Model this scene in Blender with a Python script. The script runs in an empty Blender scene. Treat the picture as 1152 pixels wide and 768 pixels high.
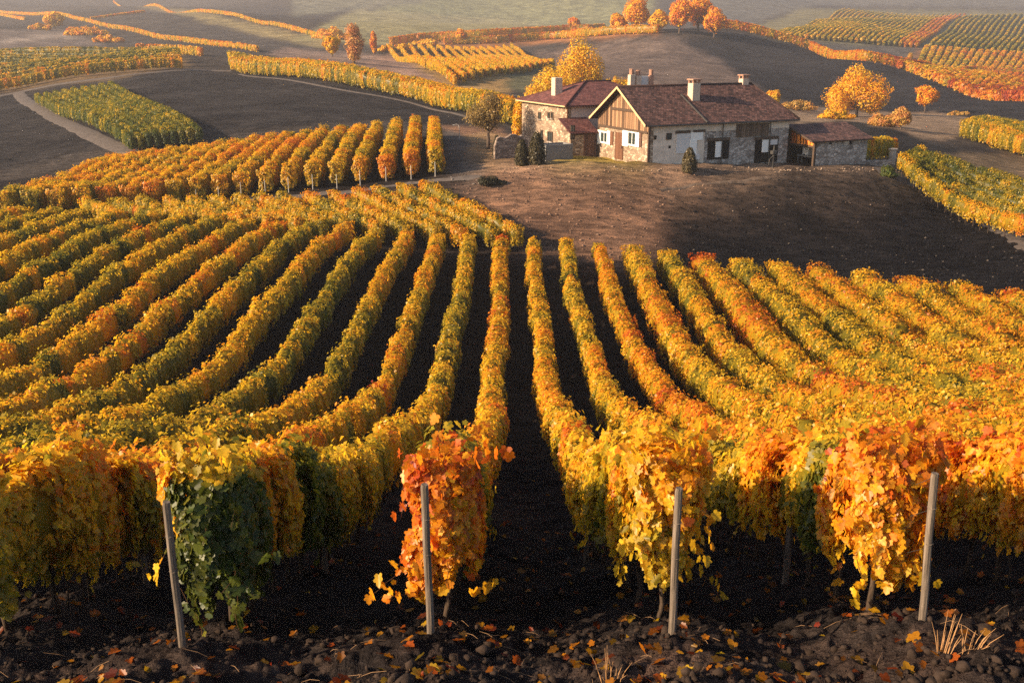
import bpy, bmesh, math, random
import numpy as np
from mathutils import Vector, Matrix

RNG = np.random.default_rng(7)
random.seed(7)
scene = bpy.context.scene
COL = scene.collection
F, CX, CY = 1120.0, 576.0, 384.0
PITCH = math.radians(17.1)
CP, SP = math.cos(PITCH), math.sin(PITCH)

# ------------------------------------------------------------------ noise
def _hash(ix, iy, seed):
    h = (ix.astype(np.int64) * 374761393 + iy.astype(np.int64) * 668265263 + seed * 1442695041) & 0x7fffffff
    h = ((h ^ (h >> 13)) * 1274126177) & 0x7fffffff
    h = ((h ^ (h >> 16)) * 2246822519) & 0x7fffffff
    return (h & 0xffffff) / float(0xffffff)

def vnoise(x, y, seed=0):
    x = np.asarray(x, float); y = np.asarray(y, float)
    x, y = np.broadcast_arrays(x, y)
    ix = np.floor(x); iy = np.floor(y)
    fx = x - ix; fy = y - iy
    fx = fx * fx * (3 - 2 * fx); fy = fy * fy * (3 - 2 * fy)
    a = _hash(ix, iy, seed); b = _hash(ix + 1, iy, seed)
    c = _hash(ix, iy + 1, seed); d = _hash(ix + 1, iy + 1, seed)
    return (a * (1 - fx) + b * fx) * (1 - fy) + (c * (1 - fx) + d * fx) * fy

def fbm(x, y, seed=0, oct=4):
    r = 0; amp = 0.5
    for o in range(oct):
        r = r + amp * vnoise(x * 2 ** o, y * 2 ** o, seed + o * 17)
        amp *= 0.5
    return r

def pchip(x, y, xq):
    x = np.asarray(x, float); y = np.asarray(y, float); xq = np.clip(xq, x[0], x[-1])
    h = np.diff(x); d = np.diff(y) / h
    m = np.zeros_like(y)
    for i in range(1, len(x) - 1):
        if d[i - 1] * d[i] > 0:
            w1 = 2 * h[i] + h[i - 1]; w2 = h[i] + 2 * h[i - 1]
            m[i] = (w1 + w2) / (w1 / d[i - 1] + w2 / d[i])
    m[0] = d[0]; m[-1] = d[-1]
    if len(x) == 2: m[:] = d[0]
    i = np.clip(np.searchsorted(x, xq, side='right') - 1, 0, len(x) - 2)
    t = (xq - x[i]) / h[i]
    return ((1 + 2 * t) * (1 - t) ** 2 * y[i] + t * (1 - t) ** 2 * h[i] * m[i] + t * t * (3 - 2 * t) * y[i + 1] + t * t * (t - 1) * h[i] * m[i + 1])

# ------------------------------------------------------------------ the lie of the land, measured from the photograph
LAND = {
 9.3: [(0,741),(203,735),(485,725),(755,722),(1035,708),(1152,703)],
 14: [(0,668),(576,660),(1152,650)],
 19: [(0,628),(576,624),(1152,618)],
 27: [(0,560),(576,559),(1152,558)],
 35: [(0,512),(400,520),(1152,520)],
 45: [(0,440),(200,448),(300,455),(400,464),(576,470),(1152,468)],
 53: [(0,384),(150,386),(290,384),(400,406),(500,423),(576,428),(1152,428)],
 60: [(0,335),(200,342),(300,346),(400,364),(500,382),(576,388),(1152,386)],
 70: [(0,289),(200,299),(365,308),(450,322),(576,338),(750,341),(950,343),(1152,340)],
 80: [(0,262),(200,272),(400,287),(500,295),(576,296),(660,297),(750,303),(850,313),(950,318),(1050,318),(1152,314)],
 88: [(0,254),(200,259),(400,261),(500,258),(576,252),(660,256),(750,268),(850,282),(950,292),(1050,296),(1152,290)],
 94: [(0,246),(200,245),(400,237),(500,228),(576,224),(660,226),(750,238),(850,254),(950,268),(1050,276),(1152,273)],
 100: [(0,240),(200,232),(400,214),(500,203),(576,198),(660,200),(750,208),(850,218),(950,236),(1050,254),(1152,260)],
 105: [(0,234),(200,224),(400,205),(500,195),(576,187),(660,185),(728,185),(850,194),(950,206),(1050,234),(1152,250)],
 112: [(0,225),(200,212),(400,193),(500,184),(576,180),(637,178),(728,182),(850,186),(940,187),(990,191),(1050,214),(1152,238)],
 120: [(0,214),(200,200),(400,180),(500,171),(576,173),(640,175),(750,176),(850,178),(950,180),(1000,186),(1050,202),(1152,224)],
 135: [(0,200),(200,186),(400,166),(500,157),(576,162),(750,164),(950,168),(1050,184),(1152,203)],
 150: [(0,180),(200,160),(400,151),(500,147),(576,152),(750,154),(950,154),(1050,168),(1152,184)],
 180: [(0,150),(200,130),(400,128),(500,132),(576,136),(750,140),(950,142),(1050,150),(1152,160)],
 220: [(0,124),(200,105),(400,108),(500,118),(576,120),(750,126),(950,130),(1152,140)],
 260: [(0,110),(200,88),(400,92),(576,104),(750,112),(950,118),(1152,126)],
 300: [(0,95),(200,78),(400,82),(576,92),(750,95),(950,106),(1152,120)],
 360: [(0,80),(200,66),(400,70),(576,78),(750,76),(950,92),(1152,112)],
 450: [(0,60),(200,52),(400,58),(576,64),(750,50),(950,70),(1152,100)],
 520: [(0,52),(200,46),(400,50),(576,54),(700,38),(790,38),(950,58),(1152,88)],
 600: [(0,42),(200,38),(400,44),(576,48),(700,37),(790,37),(950,50),(1152,72)],
 800: [(0,25),(200,24),(400,30),(576,34),(750,32),(950,32),(1152,46)],
 1100: [(0,8),(200,10),(400,14),(576,16),(750,14),(950,12),(1152,20)],
 1600: [(0,-12),(200,-8),(400,-4),(576,-4),(750,-6),(950,-6),(1152,0)],
 2400: [(0,-40),(576,-34),(1152,-30)],
}
DS = np.array(sorted(LAND)); SNOD = np.log(DS)
PXF = np.linspace(-300, 1452, 293); SF = np.linspace(SNOD[0], SNOD[-1], 900)
_tab = []
for D in DS:
    pts = LAND[D]; xs = np.array([p[0] for p in pts]); ys = np.array([p[1] for p in pts])
    y = pchip(xs, ys, np.clip(PXF, 0, 1152))
    _tab.append(D * np.tan(PITCH + np.arctan((y - CY) / F)))
_tab = np.array(_tab)
TAB = np.array([pchip(SNOD, _tab[:, j], SF) for j in range(len(PXF))]).T
# soften the joints between measured rows and columns
for _ in range(3):
    T2 = TAB.copy(); T2[1:-1] = .25 * TAB[:-2] + .5 * TAB[1:-1] + .25 * TAB[2:]; TAB = T2
    T2 = TAB.copy(); T2[:, 1:-1] = .25 * TAB[:, :-2] + .5 * TAB[:, 1:-1] + .25 * TAB[:, 2:]; TAB = T2
_KC = CP + TAB[:, 146] / np.exp(SF) * SP

def height(X, Y):
    X = np.asarray(X, float); Y = np.asarray(Y, float)
    X, Y = np.broadcast_arrays(X, Y)
    Yc = np.clip(Y, DS[0], DS[-1])
    s = (np.log(Yc) - SF[0]) / (SF[1] - SF[0])
    i = np.clip(np.floor(s).astype(int), 0, len(SF) - 2); fs = np.clip(s - i, 0, 1)
    k = _KC[i] * (1 - fs) + _KC[i + 1] * fs
    px = CX + F * X / (Yc * k)
    c = np.clip((px - PXF[0]) / (PXF[1] - PXF[0]), 0, len(PXF) - 1.001)
    j = np.floor(c).astype(int); fc = c - j
    d = (TAB[i, j] * (1 - fs) + TAB[i + 1, j] * fs) * (1 - fc) + (TAB[i, j + 1] * (1 - fs) + TAB[i + 1, j + 1] * fs) * fc
    far = np.clip((Yc - 128) / 120, 0, 1)
    if np.any(far > 0):
        lw = np.log(Yc) * 4.2
        roll = (vnoise(px / 210 + 3.3, lw + 1.7, 301) - .5) * 1.5 + (vnoise(px / 95 + 9.1, lw * 1.9, 302) - .5) * .55
        d = d - far * Yc * .014 * roll
    near = np.maximum(DS[0] - Y, 0)
    d = d - 2.6 * (1 - np.exp(-near * .36 / 2.6))
    return -d

def hz(x, y): return float(height(x, y))

def project(X, Y, Z):
    zc = Y * CP - Z * SP
    yc = -Z * CP - Y * SP
    return CX + F * X / zc, CY + F * yc / zc

_YM = np.exp(np.linspace(math.log(8.0), math.log(2300), 5000))
def at(px, py, dmin=8.0):
    """ground point seen at a spot of the photograph"""
    t = (py - CY) / F; u = (px - CX) / F
    dy = CP - t * SP; dz = -(SP + t * CP)
    k = _YM / dy
    X = u * k; Z = dz * k
    g = height(X, _YM)
    ok = (Z <= g) & (_YM >= dmin)
    i = int(np.argmax(ok)) if ok.any() else len(_YM) - 1
    return float(X[i]), float(_YM[i]), float(g[i])

# ------------------------------------------------------------------ object helpers
def tag(o, label=None, cat=None, group=None, kind=None):
    if label: o['label'] = label
    if cat: o['category'] = cat
    if group: o['group'] = group
    if kind: o['kind'] = kind
    return o

def empty(name, loc, rz=0.0):
    o = bpy.data.objects.new(name, None); COL.objects.link(o)
    o.location = loc; o.rotation_euler = (0, 0, rz); o.empty_display_size = .3
    return o

def link_mesh(name, me, mat, parent=None):
    o = bpy.data.objects.new(name, me); COL.objects.link(o)
    if mat is not None and len(me.materials) == 0: me.materials.append(mat)
    if parent is not None: o.parent = parent
    return o

def np_mesh(name, verts, counts, loops, mat=None, smooth=False, facecol=None, vertcol=None):
    me = bpy.data.meshes.new(name)
    verts = np.asarray(verts, np.float32); loops = np.asarray(loops, np.int32); counts = np.asarray(counts, np.int32)
    me.vertices.add(len(verts)); me.vertices.foreach_set('co', verts.ravel())
    me.loops.add(len(loops)); me.loops.foreach_set('vertex_index', loops)
    me.polygons.add(len(counts))
    st = np.zeros(len(counts), np.int32); st[1:] = np.cumsum(counts)[:-1]
    me.polygons.foreach_set('loop_start', st)
    me.update(calc_edges=True)
    if smooth: me.polygons.foreach_set('use_smooth', np.ones(len(counts), bool))
    if facecol is not None:
        a = me.attributes.new('tint', 'FLOAT_COLOR', 'FACE')
        c = np.ones((len(counts), 4), np.float32); c[:, :3] = facecol
        a.data.foreach_set('color', c.ravel())
    if vertcol is not None:
        a = me.attributes.new('tint', 'FLOAT_COLOR', 'POINT')
        c = np.ones((len(verts), 4), np.float32); c[:, :vertcol.shape[1]] = vertcol
        a.data.foreach_set('color', c.ravel())
    if mat is not None: me.materials.append(mat)
    me.validate()
    return me

def bm_obj(name, bm, mat, parent=None, smooth=False):
    me = bpy.data.meshes.new(name)
    bmesh.ops.recalc_face_normals(bm, faces=bm.faces)
    bm.to_mesh(me); bm.free()
    if smooth:
        for p in me.polygons: p.use_smooth = True
    return link_mesh(name, me, mat, parent)

def box(bm, x0, x1, y0, y1, z0, z1, bev=0.0):
    r = bmesh.ops.create_cube(bm, size=1.0)
    for v in r['verts']:
        v.co = Vector(((x0 + x1) / 2 + v.co.x * (x1 - x0), (y0 + y1) / 2 + v.co.y * (y1 - y0), (z0 + z1) / 2 + v.co.z * (z1 - z0)))
    if bev:
        es = list({e for v in r['verts'] for e in v.link_edges})
        bmesh.ops.bevel(bm, geom=es, offset=bev, segments=1, affect='EDGES')

def boxobj(name, b, mat, parent, bev=0.0):
    bm = bmesh.new(); box(bm, *b, bev=bev)
    return bm_obj(name, bm, mat, parent)

def tube(bm, pts, rad, n=7, cap=True):
    pts = [Vector(p) for p in pts]; rings = []
    for i, p in enumerate(pts):
        a = pts[max(i - 1, 0)]; b = pts[min(i + 1, len(pts) - 1)]
        d = (b - a).normalized()
        s = d.cross(Vector((0.13, 1, 0.07))).normalized(); t = d.cross(s).normalized()
        r = rad[i] if hasattr(rad, '__len__') else rad
        rings.append([bm.verts.new(p + s * (r * math.cos(2 * math.pi * k / n)) + t * (r * math.sin(2 * math.pi * k / n))) for k in range(n)])
    for i in range(len(rings) - 1):
        for k in range(n):
            bm.faces.new((rings[i][k], rings[i][(k + 1) % n], rings[i + 1][(k + 1) % n], rings[i + 1][k]))
    if cap:
        bm.faces.new(rings[0]); bm.faces.new(rings[-1])

# ------------------------------------------------------------------ materials
def mat_new(name):
    m = bpy.data.materials.new(name); m.use_nodes = True
    nt = m.node_tree; nt.nodes.clear()
    out = nt.nodes.new('ShaderNodeOutputMaterial')
    return m, nt, out

def N(nt, t, **kw):
    n = nt.nodes.new(t)
    for k, v in kw.items(): setattr(n, k, v)
    return n

def L(nt, a, b): nt.links.new(a, b)

def noise_node(nt, vec, scale, detail=4, rough=.6, stretch=None):
    if stretch:
        mp = N(nt, 'ShaderNodeMapping'); mp.inputs['Scale'].default_value = stretch; L(nt, vec, mp.inputs['Vector']); vec = mp.outputs[0]
    n = N(nt, 'ShaderNodeTexNoise'); n.inputs['Scale'].default_value = scale; n.inputs['Detail'].default_value = detail; n.inputs['Roughness'].default_value = rough
    L(nt, vec, n.inputs['Vector'])
    return n.outputs[0]

def ramp(nt, fac, stops):
    r = N(nt, 'ShaderNodeValToRGB')
    el = r.color_ramp.elements
    while len(el) < len(stops): el.new(.5)
    for e, (p, c) in zip(el, stops):
        e.position = p; e.color = (*c, 1) if len(c) == 3 else c
    L(nt, fac, r.inputs[0])
    return r.outputs[0]

def mix(nt, fac, a, b, mode='MIX'):
    m = N(nt, 'ShaderNodeMix', data_type='RGBA', blend_type=mode)
    for s, v in ((m.inputs[0], fac), (m.inputs[6], a), (m.inputs[7], b)):
        if hasattr(v, 'links'): L(nt, v, s)
        elif isinstance(v, (int, float)): s.default_value = v
        else: s.default_value = (*v, 1)
    return m.outputs[2]

def math_n(nt, op, a, b):
    m = N(nt, 'ShaderNodeMath', operation=op)
    for s, v in zip(m.inputs, (a, b)):
        if hasattr(v, 'links'): L(nt, v, s)
        else: s.default_value = v
    return m.outputs[0]

def principled(nt, out, col, rough=.85, bump=None, bstr=.5, bdist=.05, spec=.3, metallic=0):
    p = N(nt, 'ShaderNodeBsdfPrincipled')
    if hasattr(col, 'links'): L(nt, col, p.inputs['Base Color'])
    else: p.inputs['Base Color'].default_value = (*col, 1)
    p.inputs['Roughness'].default_value = rough; p.inputs['Specular IOR Level'].default_value = spec; p.inputs['Metallic'].default_value = metallic
    if bump is not None:
        b = N(nt, 'ShaderNodeBump'); b.inputs['Strength'].default_value = bstr; b.inputs['Distance'].default_value = bdist
        L(nt, bump, b.inputs['Height']); L(nt, b.outputs[0], p.inputs['Normal'])
    L(nt, p.outputs[0], out.inputs[0])
    return p

def coords(nt, which='Object'):
    return N(nt, 'ShaderNodeTexCoord').outputs[which]

def simple(name, col, rough=.8, scale=6, var=.25, bump=.3, bdist=.02, spec=.3, stretch=None, metallic=0):
    m, nt, out = mat_new(name)
    c = coords(nt)
    n = noise_node(nt, c, scale, 5, .65, stretch)
    lo = tuple(x * (1 - var) for x in col); hi = tuple(min(1, x * (1 + var)) for x in col)
    cc = ramp(nt, n, [(.3, lo), (.7, hi)])
    principled(nt, out, cc, rough, n, bump, bdist, spec, metallic)
    return m

def leaf_material(name, trans=.6):
    m, nt, out = mat_new(name)
    a = N(nt, 'ShaderNodeAttribute', attribute_name='tint')
    d = N(nt, 'ShaderNodeBsdfDiffuse'); t = N(nt, 'ShaderNodeBsdfTranslucent'); g = N(nt, 'ShaderNodeBsdfGlossy')
    g.inputs['Roughness'].default_value = .42; g.inputs['Color'].default_value = (1, 1, 1, 1)
    vein = noise_node(nt, coords(nt), 30, 4, .7)
    cc = mix(nt, .8, a.outputs['Color'], ramp(nt, vein, [(.3, (.5, .42, .36)), (.52, (1, 1, 1)), (.72, (1.3, 1.3, 1.25))]), 'MULTIPLY')
    L(nt, cc, d.inputs['Color'])
    L(nt, cc, t.inputs['Color'])
    m1 = N(nt, 'ShaderNodeMixShader'); m1.inputs[0].default_value = trans
    L(nt, d.outputs[0], m1.inputs[1]); L(nt, t.outputs[0], m1.inputs[2])
    m2 = N(nt, 'ShaderNodeMixShader'); m2.inputs[0].default_value = .014
    L(nt, m1.outputs[0], m2.inputs[1]); L(nt, g.outputs[0], m2.inputs[2])
    L(nt, m2.outputs[0], out.inputs[0])
    return m

M = {}
M['leaf'] = leaf_material('vine_leaf')
M['treeleaf'] = leaf_material('tree_leaf', .3)

def ground_material():
    m, nt, out = mat_new('ground_soil')
    a = N(nt, 'ShaderNodeAttribute', attribute_name='tint')
    c = coords(nt)
    big = noise_node(nt, c, .09, 5, .6)
    mid = noise_node(nt, c, 1.5, 6, .72, (.3, 1, 1))
    fine = noise_node(nt, c, 9, 5, .75)
    k = ramp(nt, big, [(.32, (.6, .6, .63)), (.68, (1.4, 1.36, 1.3))])
    k2 = ramp(nt, mid, [(.33, (.4, .39, .4)), (.5, (.95, .95, .95)), (.66, (1.9, 1.75, 1.6))])
    k3 = ramp(nt, fine, [(.3, (.6, .6, .6)), (.68, (1.5, 1.45, 1.4))])
    col = mix(nt, 1, a.outputs['Color'], k, 'MULTIPLY')
    col = mix(nt, 1, col, k2, 'MULTIPLY'); col = mix(nt, .8, col, k3, 'MULTIPLY')
    # straw flecks and pale stones
    sp = noise_node(nt, c, 3.2, 4, .85, (1, .25, 1))
    fl = ramp(nt, sp, [(.66, (0, 0, 0)), (.72, (1, 1, 1))])
    flk = math_n(nt, 'MULTIPLY', fl, .55)
    pale = mix(nt, .16, col, (.3, .2, .13))
    col = mix(nt, flk, col, pale)
    h = math_n(nt, 'ADD', math_n(nt, 'MULTIPLY', mid, 1.6), math_n(nt, 'MULTIPLY', fine, .35))
    principled(nt, out, col, 1.0, h, .9, .28, .01)
    return m
M['ground'] = ground_material()
M['track'] = simple('track_earth', (.095, .078, .068), .95, 1.2, .35, .4, .06, .1)
M['ridgelit'] = simple('sunlit_ridge_tint', (.12, .084, .06), .95, 1.6, .6, .6, .1, .1)  # paler brown, sunlight along the knoll ridge put into the colour
M['clod'] = simple('soil_clod', (.03, .02, .015), .95, 9, .5, .6, .04, .12)
M['bark'] = simple('vine_bark', (.06, .042, .03), .95, 30, .5, .8, .01, .1, (1, 1, .2))
M['treebark'] = simple('tree_bark', (.09, .065, .05), .95, 6, .4, .7, .05, .1, (1, 1, .25))
M['post'] = simple('weathered_wood', (.135, .105, .08), .9, 26, .75, .9, .012, .2, (1, 1, .06))
M['stake'] = simple('pale_stake', (.42, .38, .33), .8, 20, .3, .3, .006, .2, (1, 1, .1))
M['cane'] = simple('dry_cane', (.2, .12, .065), .9, 10, .35, .1, .01, .1)
M['straw'] = simple('dry_straw', (.3, .165, .075), .9, 10, .35, .1, .01, .1)

def tint_mat():
    m, nt, out = mat_new('field_stone')
    a = N(nt, 'ShaderNodeAttribute', attribute_name='tint')
    principled(nt, out, a.outputs['Color'], .95, None, spec=.1)
    return m
M['stonebit'] = tint_mat()

def stone_mat(name, cols, mortar, scale=2.2, dark=.5):
    m, nt, out = mat_new(name)
    c = coords(nt)
    nz = N(nt, 'ShaderNodeTexNoise'); nz.inputs['Scale'].default_value = 1.5; L(nt, c, nz.inputs['Vector'])
    wob = mix(nt, .12, c, nz.outputs[1])
    mp = N(nt, 'ShaderNodeMapping'); mp.inputs['Scale'].default_value = (1, 1, 1.7); L(nt, wob, mp.inputs['Vector'])
    v = N(nt, 'ShaderNodeTexVoronoi'); v.inputs['Scale'].default_value = scale; L(nt, mp.outputs[0], v.inputs['Vector'])
    e = N(nt, 'ShaderNodeTexVoronoi', feature='DISTANCE_TO_EDGE'); e.inputs['Scale'].default_value = scale; L(nt, mp.outputs[0], e.inputs['Vector'])
    sep = N(nt, 'ShaderNodeSeparateColor'); L(nt, v.outputs['Color'], sep.inputs[0])
    st = ramp(nt, sep.outputs[0], [(0, cols[0]), (.5, cols[1]), (1, cols[2])])
    gr = noise_node(nt, c, 9, 5, .7)
    st = mix(nt, .6, st, ramp(nt, gr, [(.3, (.6, .6, .6)), (.7, (1.3, 1.28, 1.25))]), 'MULTIPLY')
    big = noise_node(nt, c, .5, 4, .6)
    f = ramp(nt, e.outputs['Distance'], [(.02, (0, 0, 0)), (.09, (1, 1, 1))])
    patch = ramp(nt, big, [(.45, (1, 1, 1)), (.7, (.6, .6, .6))])
    ff = mix(nt, 1, f, patch, 'MULTIPLY')
    col = mix(nt, ff, mortar, st)
    col = mix(nt, .5, col, ramp(nt, big, [(.3, (.7, .68, .66)), (.7, (1.2, 1.2, 1.2))]), 'MULTIPLY')
    principled(nt, out, col, .92, f, .6, .05, .15)
    return m
M['stone'] = stone_mat('rubble_stone', [(.17, .115, .08), (.36, .26, .18), (.56, .44, .32)], (.2, .15, .11), 2.5)
M['stonegrey'] = stone_mat('grey_rubble_stone', [(.15, .13, .115), (.37, .33, .3), (.56, .51, .46)], (.2, .17, .15), 2.4)
M['stonedry'] = stone_mat('dry_stone', [(.14, .1, .08), (.27, .2, .16), (.38, .3, .24)], (.1, .075, .06), 2.4)
M['plaster'] = simple('old_plaster', (.62, .52, .42), .92, 1.4, .22, .3, .03, .15)
M['plasterpink'] = simple('pale_pink_plaster', (.5, .38, .32), .92, 1.2, .15, .2, .03, .15)
M['white'] = simple('white_paint', (.75, .74, .7), .6, 5, .1, .1, .01, .3)
M['greypaint'] = simple('grey_paint', (.56, .54, .52), .7, 4, .15, .1, .01, .3)
M['glass'] = simple('dark_window_glass', (.03, .04, .04), .12, 2, .2, 0, .01, .5)
M['dark'] = simple('dark_interior', (.014, .012, .011), .95, 4, .3, .1, .01, .05)
M['concrete'] = simple('grey_concrete', (.17, .165, .16), .9, 3, .25, .3, .02, .2)
M['iron'] = simple('dark_iron', (.035, .032, .03), .6, 9, .3, .2, .01, .4)
M['pot'] = simple('terracotta', (.34, .19, .13), .85, 14, .4, .5, .03, .2)
M['chimney'] = simple('chimney_render', (.5, .38, .29), .9, 5, .25, .4, .03, .15)

def roof_mat(name, c0, c1, c2):
    m, nt, out = mat_new(name)
    uv = coords(nt, 'UV')
    b = N(nt, 'ShaderNodeTexBrick'); L(nt, uv, b.inputs['Vector'])
    b.inputs['Scale'].default_value = 1; b.inputs['Brick Width'].default_value = .34; b.inputs['Row Height'].default_value = .3
    b.inputs['Mortar Size'].default_value = .022; b.inputs['Color1'].default_value = (0, 0, 0, 1); b.inputs['Color2'].default_value = (1, 1, 1, 1); b.inputs['Mortar'].default_value = (.0, .0, .0, 1)
    col = ramp(nt, b.outputs['Color'], [(0, c0), (.5, c1), (1, c2)])
    big = noise_node(nt, uv, .55, 5, .7)
    col = mix(nt, .75, col, ramp(nt, big, [(.3, (.55, .53, .53)), (.7, (1.4, 1.4, 1.38))]), 'MULTIPLY')
    mo = ramp(nt, noise_node(nt, uv, 2.3, 5, .75), [(.58, (0, 0, 0)), (.72, (.6, .6, .6))])
    col = mix(nt, mo, col, (.17, .15, .12))
    h = math_n(nt, 'ADD', b.outputs['Color'], math_n(nt, 'MULTIPLY', b.outputs['Fac'], -1.2))
    principled(nt, out, col, .85, h, .7, .04, .2)
    return m
M['roof'] = roof_mat('brown_clay_tiles', (.04, .022, .02), (.098, .048, .04), (.17, .085, .068))
M['roofred'] = roof_mat('red_clay_tiles', (.08, .03, .028), (.135, .048, .042), (.19, .075, .06))

def plank_mat(name, c0, c1, width=.22, axis='Y'):
    m, nt, out = mat_new(name)
    c = coords(nt)
    sep = N(nt, 'ShaderNodeSeparateXYZ'); L(nt, c, sep.inputs[0])
    q = math_n(nt, 'DIVIDE', sep.outputs[axis], width)
    cell = math_n(nt, 'FLOOR', q, 0); fr = math_n(nt, 'FRACT', q, 0)
    wn = N(nt, 'ShaderNodeTexWhiteNoise', noise_dimensions='1D'); L(nt, cell, wn.inputs['W'])
    col = ramp(nt, wn.outputs['Value'], [(0, c0), (1, c1)])
    gr = noise_node(nt, c, 5, 5, .7, (3, 3, .25))
    col = mix(nt, .7, col, ramp(nt, gr, [(.3, (.5, .5, .5)), (.7, (1.4, 1.36, 1.3))]), 'MULTIPLY')
    gap = math_n(nt, 'GREATER_THAN', math_n(nt, 'ABSOLUTE', math_n(nt, 'SUBTRACT', fr, .5), 0), .43)
    col = mix(nt, gap, col, (.012, .009, .007))
    hh = math_n(nt, 'SUBTRACT', gr, gap)
    principled(nt, out, col, .85, hh, .6, .03, .2)
    return m
M['boards'] = plank_mat('weathered_boards', (.07, .04, .025), (.36, .21, .12), .42, 'Y')
M['boardsx'] = plank_mat('dark_boards', (.08, .055, .04), (.19, .13, .09), .28, 'X')
M['door'] = plank_mat('brown_door_boards', (.12, .055, .03), (.2, .09, .05), .25, 'Y')
M['doorx'] = plank_mat('brown_gate_boards', (.1, .055, .04), (.17, .09, .065), .25, 'X')
M['timber'] = simple('dark_timber', (.075, .05, .036), .9, 8, .35, .4, .02, .15)
M['fascia'] = simple('pale_bargeboard', (.55, .38, .2), .8, 8, .2, .2, .02, .2)
M['sunglowboard'] = plank_mat('sun_glow_boards', (.78, .2, .03), (.85, .3, .05), .8, 'Y')  # late sun's orange glow put into the board colour

# ------------------------------------------------------------------ ground sheet
def in_poly(px, py, poly):
    poly = np.array(poly, float); n = len(poly)
    ins = np.zeros(px.shape, bool); j = n - 1
    for i in range(n):
        xi, yi = poly[i]; xj, yj = poly[j]
        if yi != yj:
            ins ^= ((yi > py) != (yj > py)) & (px < (xj - xi) * (py - yi) / (yj - yi) + xi)
        j = i
    return ins

ZONES = [  # outline, nearest, farthest, soil colour; sunlit streaks on the knoll painted in
 ([(-400,-200),(1600,-200),(1600,260),(-400,260)], 132, 3000, (.045,.04,.038)),
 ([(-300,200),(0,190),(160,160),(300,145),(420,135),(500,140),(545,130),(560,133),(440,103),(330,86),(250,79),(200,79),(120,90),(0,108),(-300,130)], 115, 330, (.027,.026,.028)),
 ([(-300,60),(0,55),(210,62),(212,76),(100,92),(0,105),(-300,120)], 180, 500, (.12,.085,.05)),
 ([(-300,30),(30,34),(70,30),(120,52),(0,57),(-300,70)], 200, 700, (.12,.1,.09)),
 ([(0,46),(30,42),(75,38),(80,42),(30,46),(0,51)], 200, 700, (.25,.21,.18)),
 ([(-300,-10),(-1,8),(120,33),(290,57),(340,60),(360,50),(130,0),(100,-40),(-300,-40)], 280, 1200, (.055,.05,.048)),
 ([(120,0),(230,14),(372,47),(365,55),(300,42),(180,12)], 300, 1200, (.2,.165,.085)),
 ([(320,55),(440,62),(540,105),(520,105),(420,85),(300,62)], 200, 600, (.17,.125,.105)),
 ([(420,62),(440,60),(510,92),(500,95),(440,86),(400,84)], 200, 600, (.24,.16,.125)),
 ([(440,56),(620,70),(600,90),(575,105),(500,97)], 180, 700, (.24,.16,.07)),
 ([(570,78),(625,72),(640,85),(600,105),(570,100)], 180, 600, (.1,.1,.06)),
 ([(330,45),(400,12),(470,10),(580,24),(640,34),(500,48),(420,52)], 400, 2000, (.2,.185,.1)),
 ([(420,12),(480,0),(760,-30),(720,30),(640,34),(580,24)], 500, 2600, (.15,.155,.085)),
 ([(330,-40),(500,-40),(480,4),(410,10),(330,20)], 600, 2600, (.12,.12,.09)),
 ([(480,48),(560,42),(680,34),(740,34),(740,40),(640,46),(560,54),(500,54)], 250, 900, (.26,.12,.05)),
 ([(600,60),(700,44),(770,42),(830,44),(800,60),(860,100),(700,100),(640,80)], 220, 620, (.11,.085,.075)),
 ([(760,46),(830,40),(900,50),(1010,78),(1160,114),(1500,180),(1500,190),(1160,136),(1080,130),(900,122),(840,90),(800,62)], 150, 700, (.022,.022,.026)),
 ([(835,34),(880,20),(900,10),(1300,15),(1300,58),(1100,54),(960,50),(880,46)], 400, 2600, (.13,.12,.07)),
 ([(880,47),(960,50),(1040,54),(1010,73),(940,62)], 350, 1600, (.075,.07,.066)),
 ([(1010,74),(1035,55),(1300,60),(1300,130),(1160,108)], 280, 1600, (.2,.11,.06)),
 ([(780,-30),(1300,-30),(1300,10),(920,6),(870,18),(830,32),(800,14)], 600, 2600, (.09,.09,.085)),
 ([(880,118),(960,126),(1060,128),(1120,140),(1060,158),(1000,150),(900,140)], 130, 330, (.19,.14,.1)),
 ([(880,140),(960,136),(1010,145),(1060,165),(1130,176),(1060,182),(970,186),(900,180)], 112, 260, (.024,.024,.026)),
 ([(960,190),(1010,178),(1152,168),(1300,160),(1300,330),(1152,262),(1060,215)], 95, 300, (.12,.09,.06)),
 ([(500,140),(560,140),(600,180),(730,186),(790,192),(800,216),(755,222),(742,250),(748,285),(700,310),(600,270),(540,236),(505,205)], 76, 160, (.17,.1,.066)),
 ([(500,145),(522,150),(545,195),(530,212),(500,200)], 95, 160, (.11,.095,.085)),
 ([(525,152),(560,150),(590,172),(580,182),(545,190),(530,180)], 95, 160, (.26,.17,.09)),
 ([(615,176),(700,172),(728,180),(728,186),(620,186)], 95, 130, (.3,.23,.045)),
 ([(560,184),(730,185),(860,186),(985,187),(990,194),(860,194),(760,194),(640,191),(560,190)], 95, 130, (.25,.18,.13)),
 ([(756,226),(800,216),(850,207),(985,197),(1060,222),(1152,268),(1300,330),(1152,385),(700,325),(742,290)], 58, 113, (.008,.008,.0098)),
 ([(745,212),(800,206),(850,200),(862,203),(800,210),(765,216),(752,228)], 88, 112, (.24,.16,.11)),  # upper lit ridge streak, sunlight painted into the ground colour
 ([(770,240),(830,236),(910,226),(1000,228),(1000,232),(900,231),(830,240),(775,243)], 82, 112, (.16,.115,.085)),  # lower lit ridge streak, sunlight painted into the ground colour
]

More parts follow.
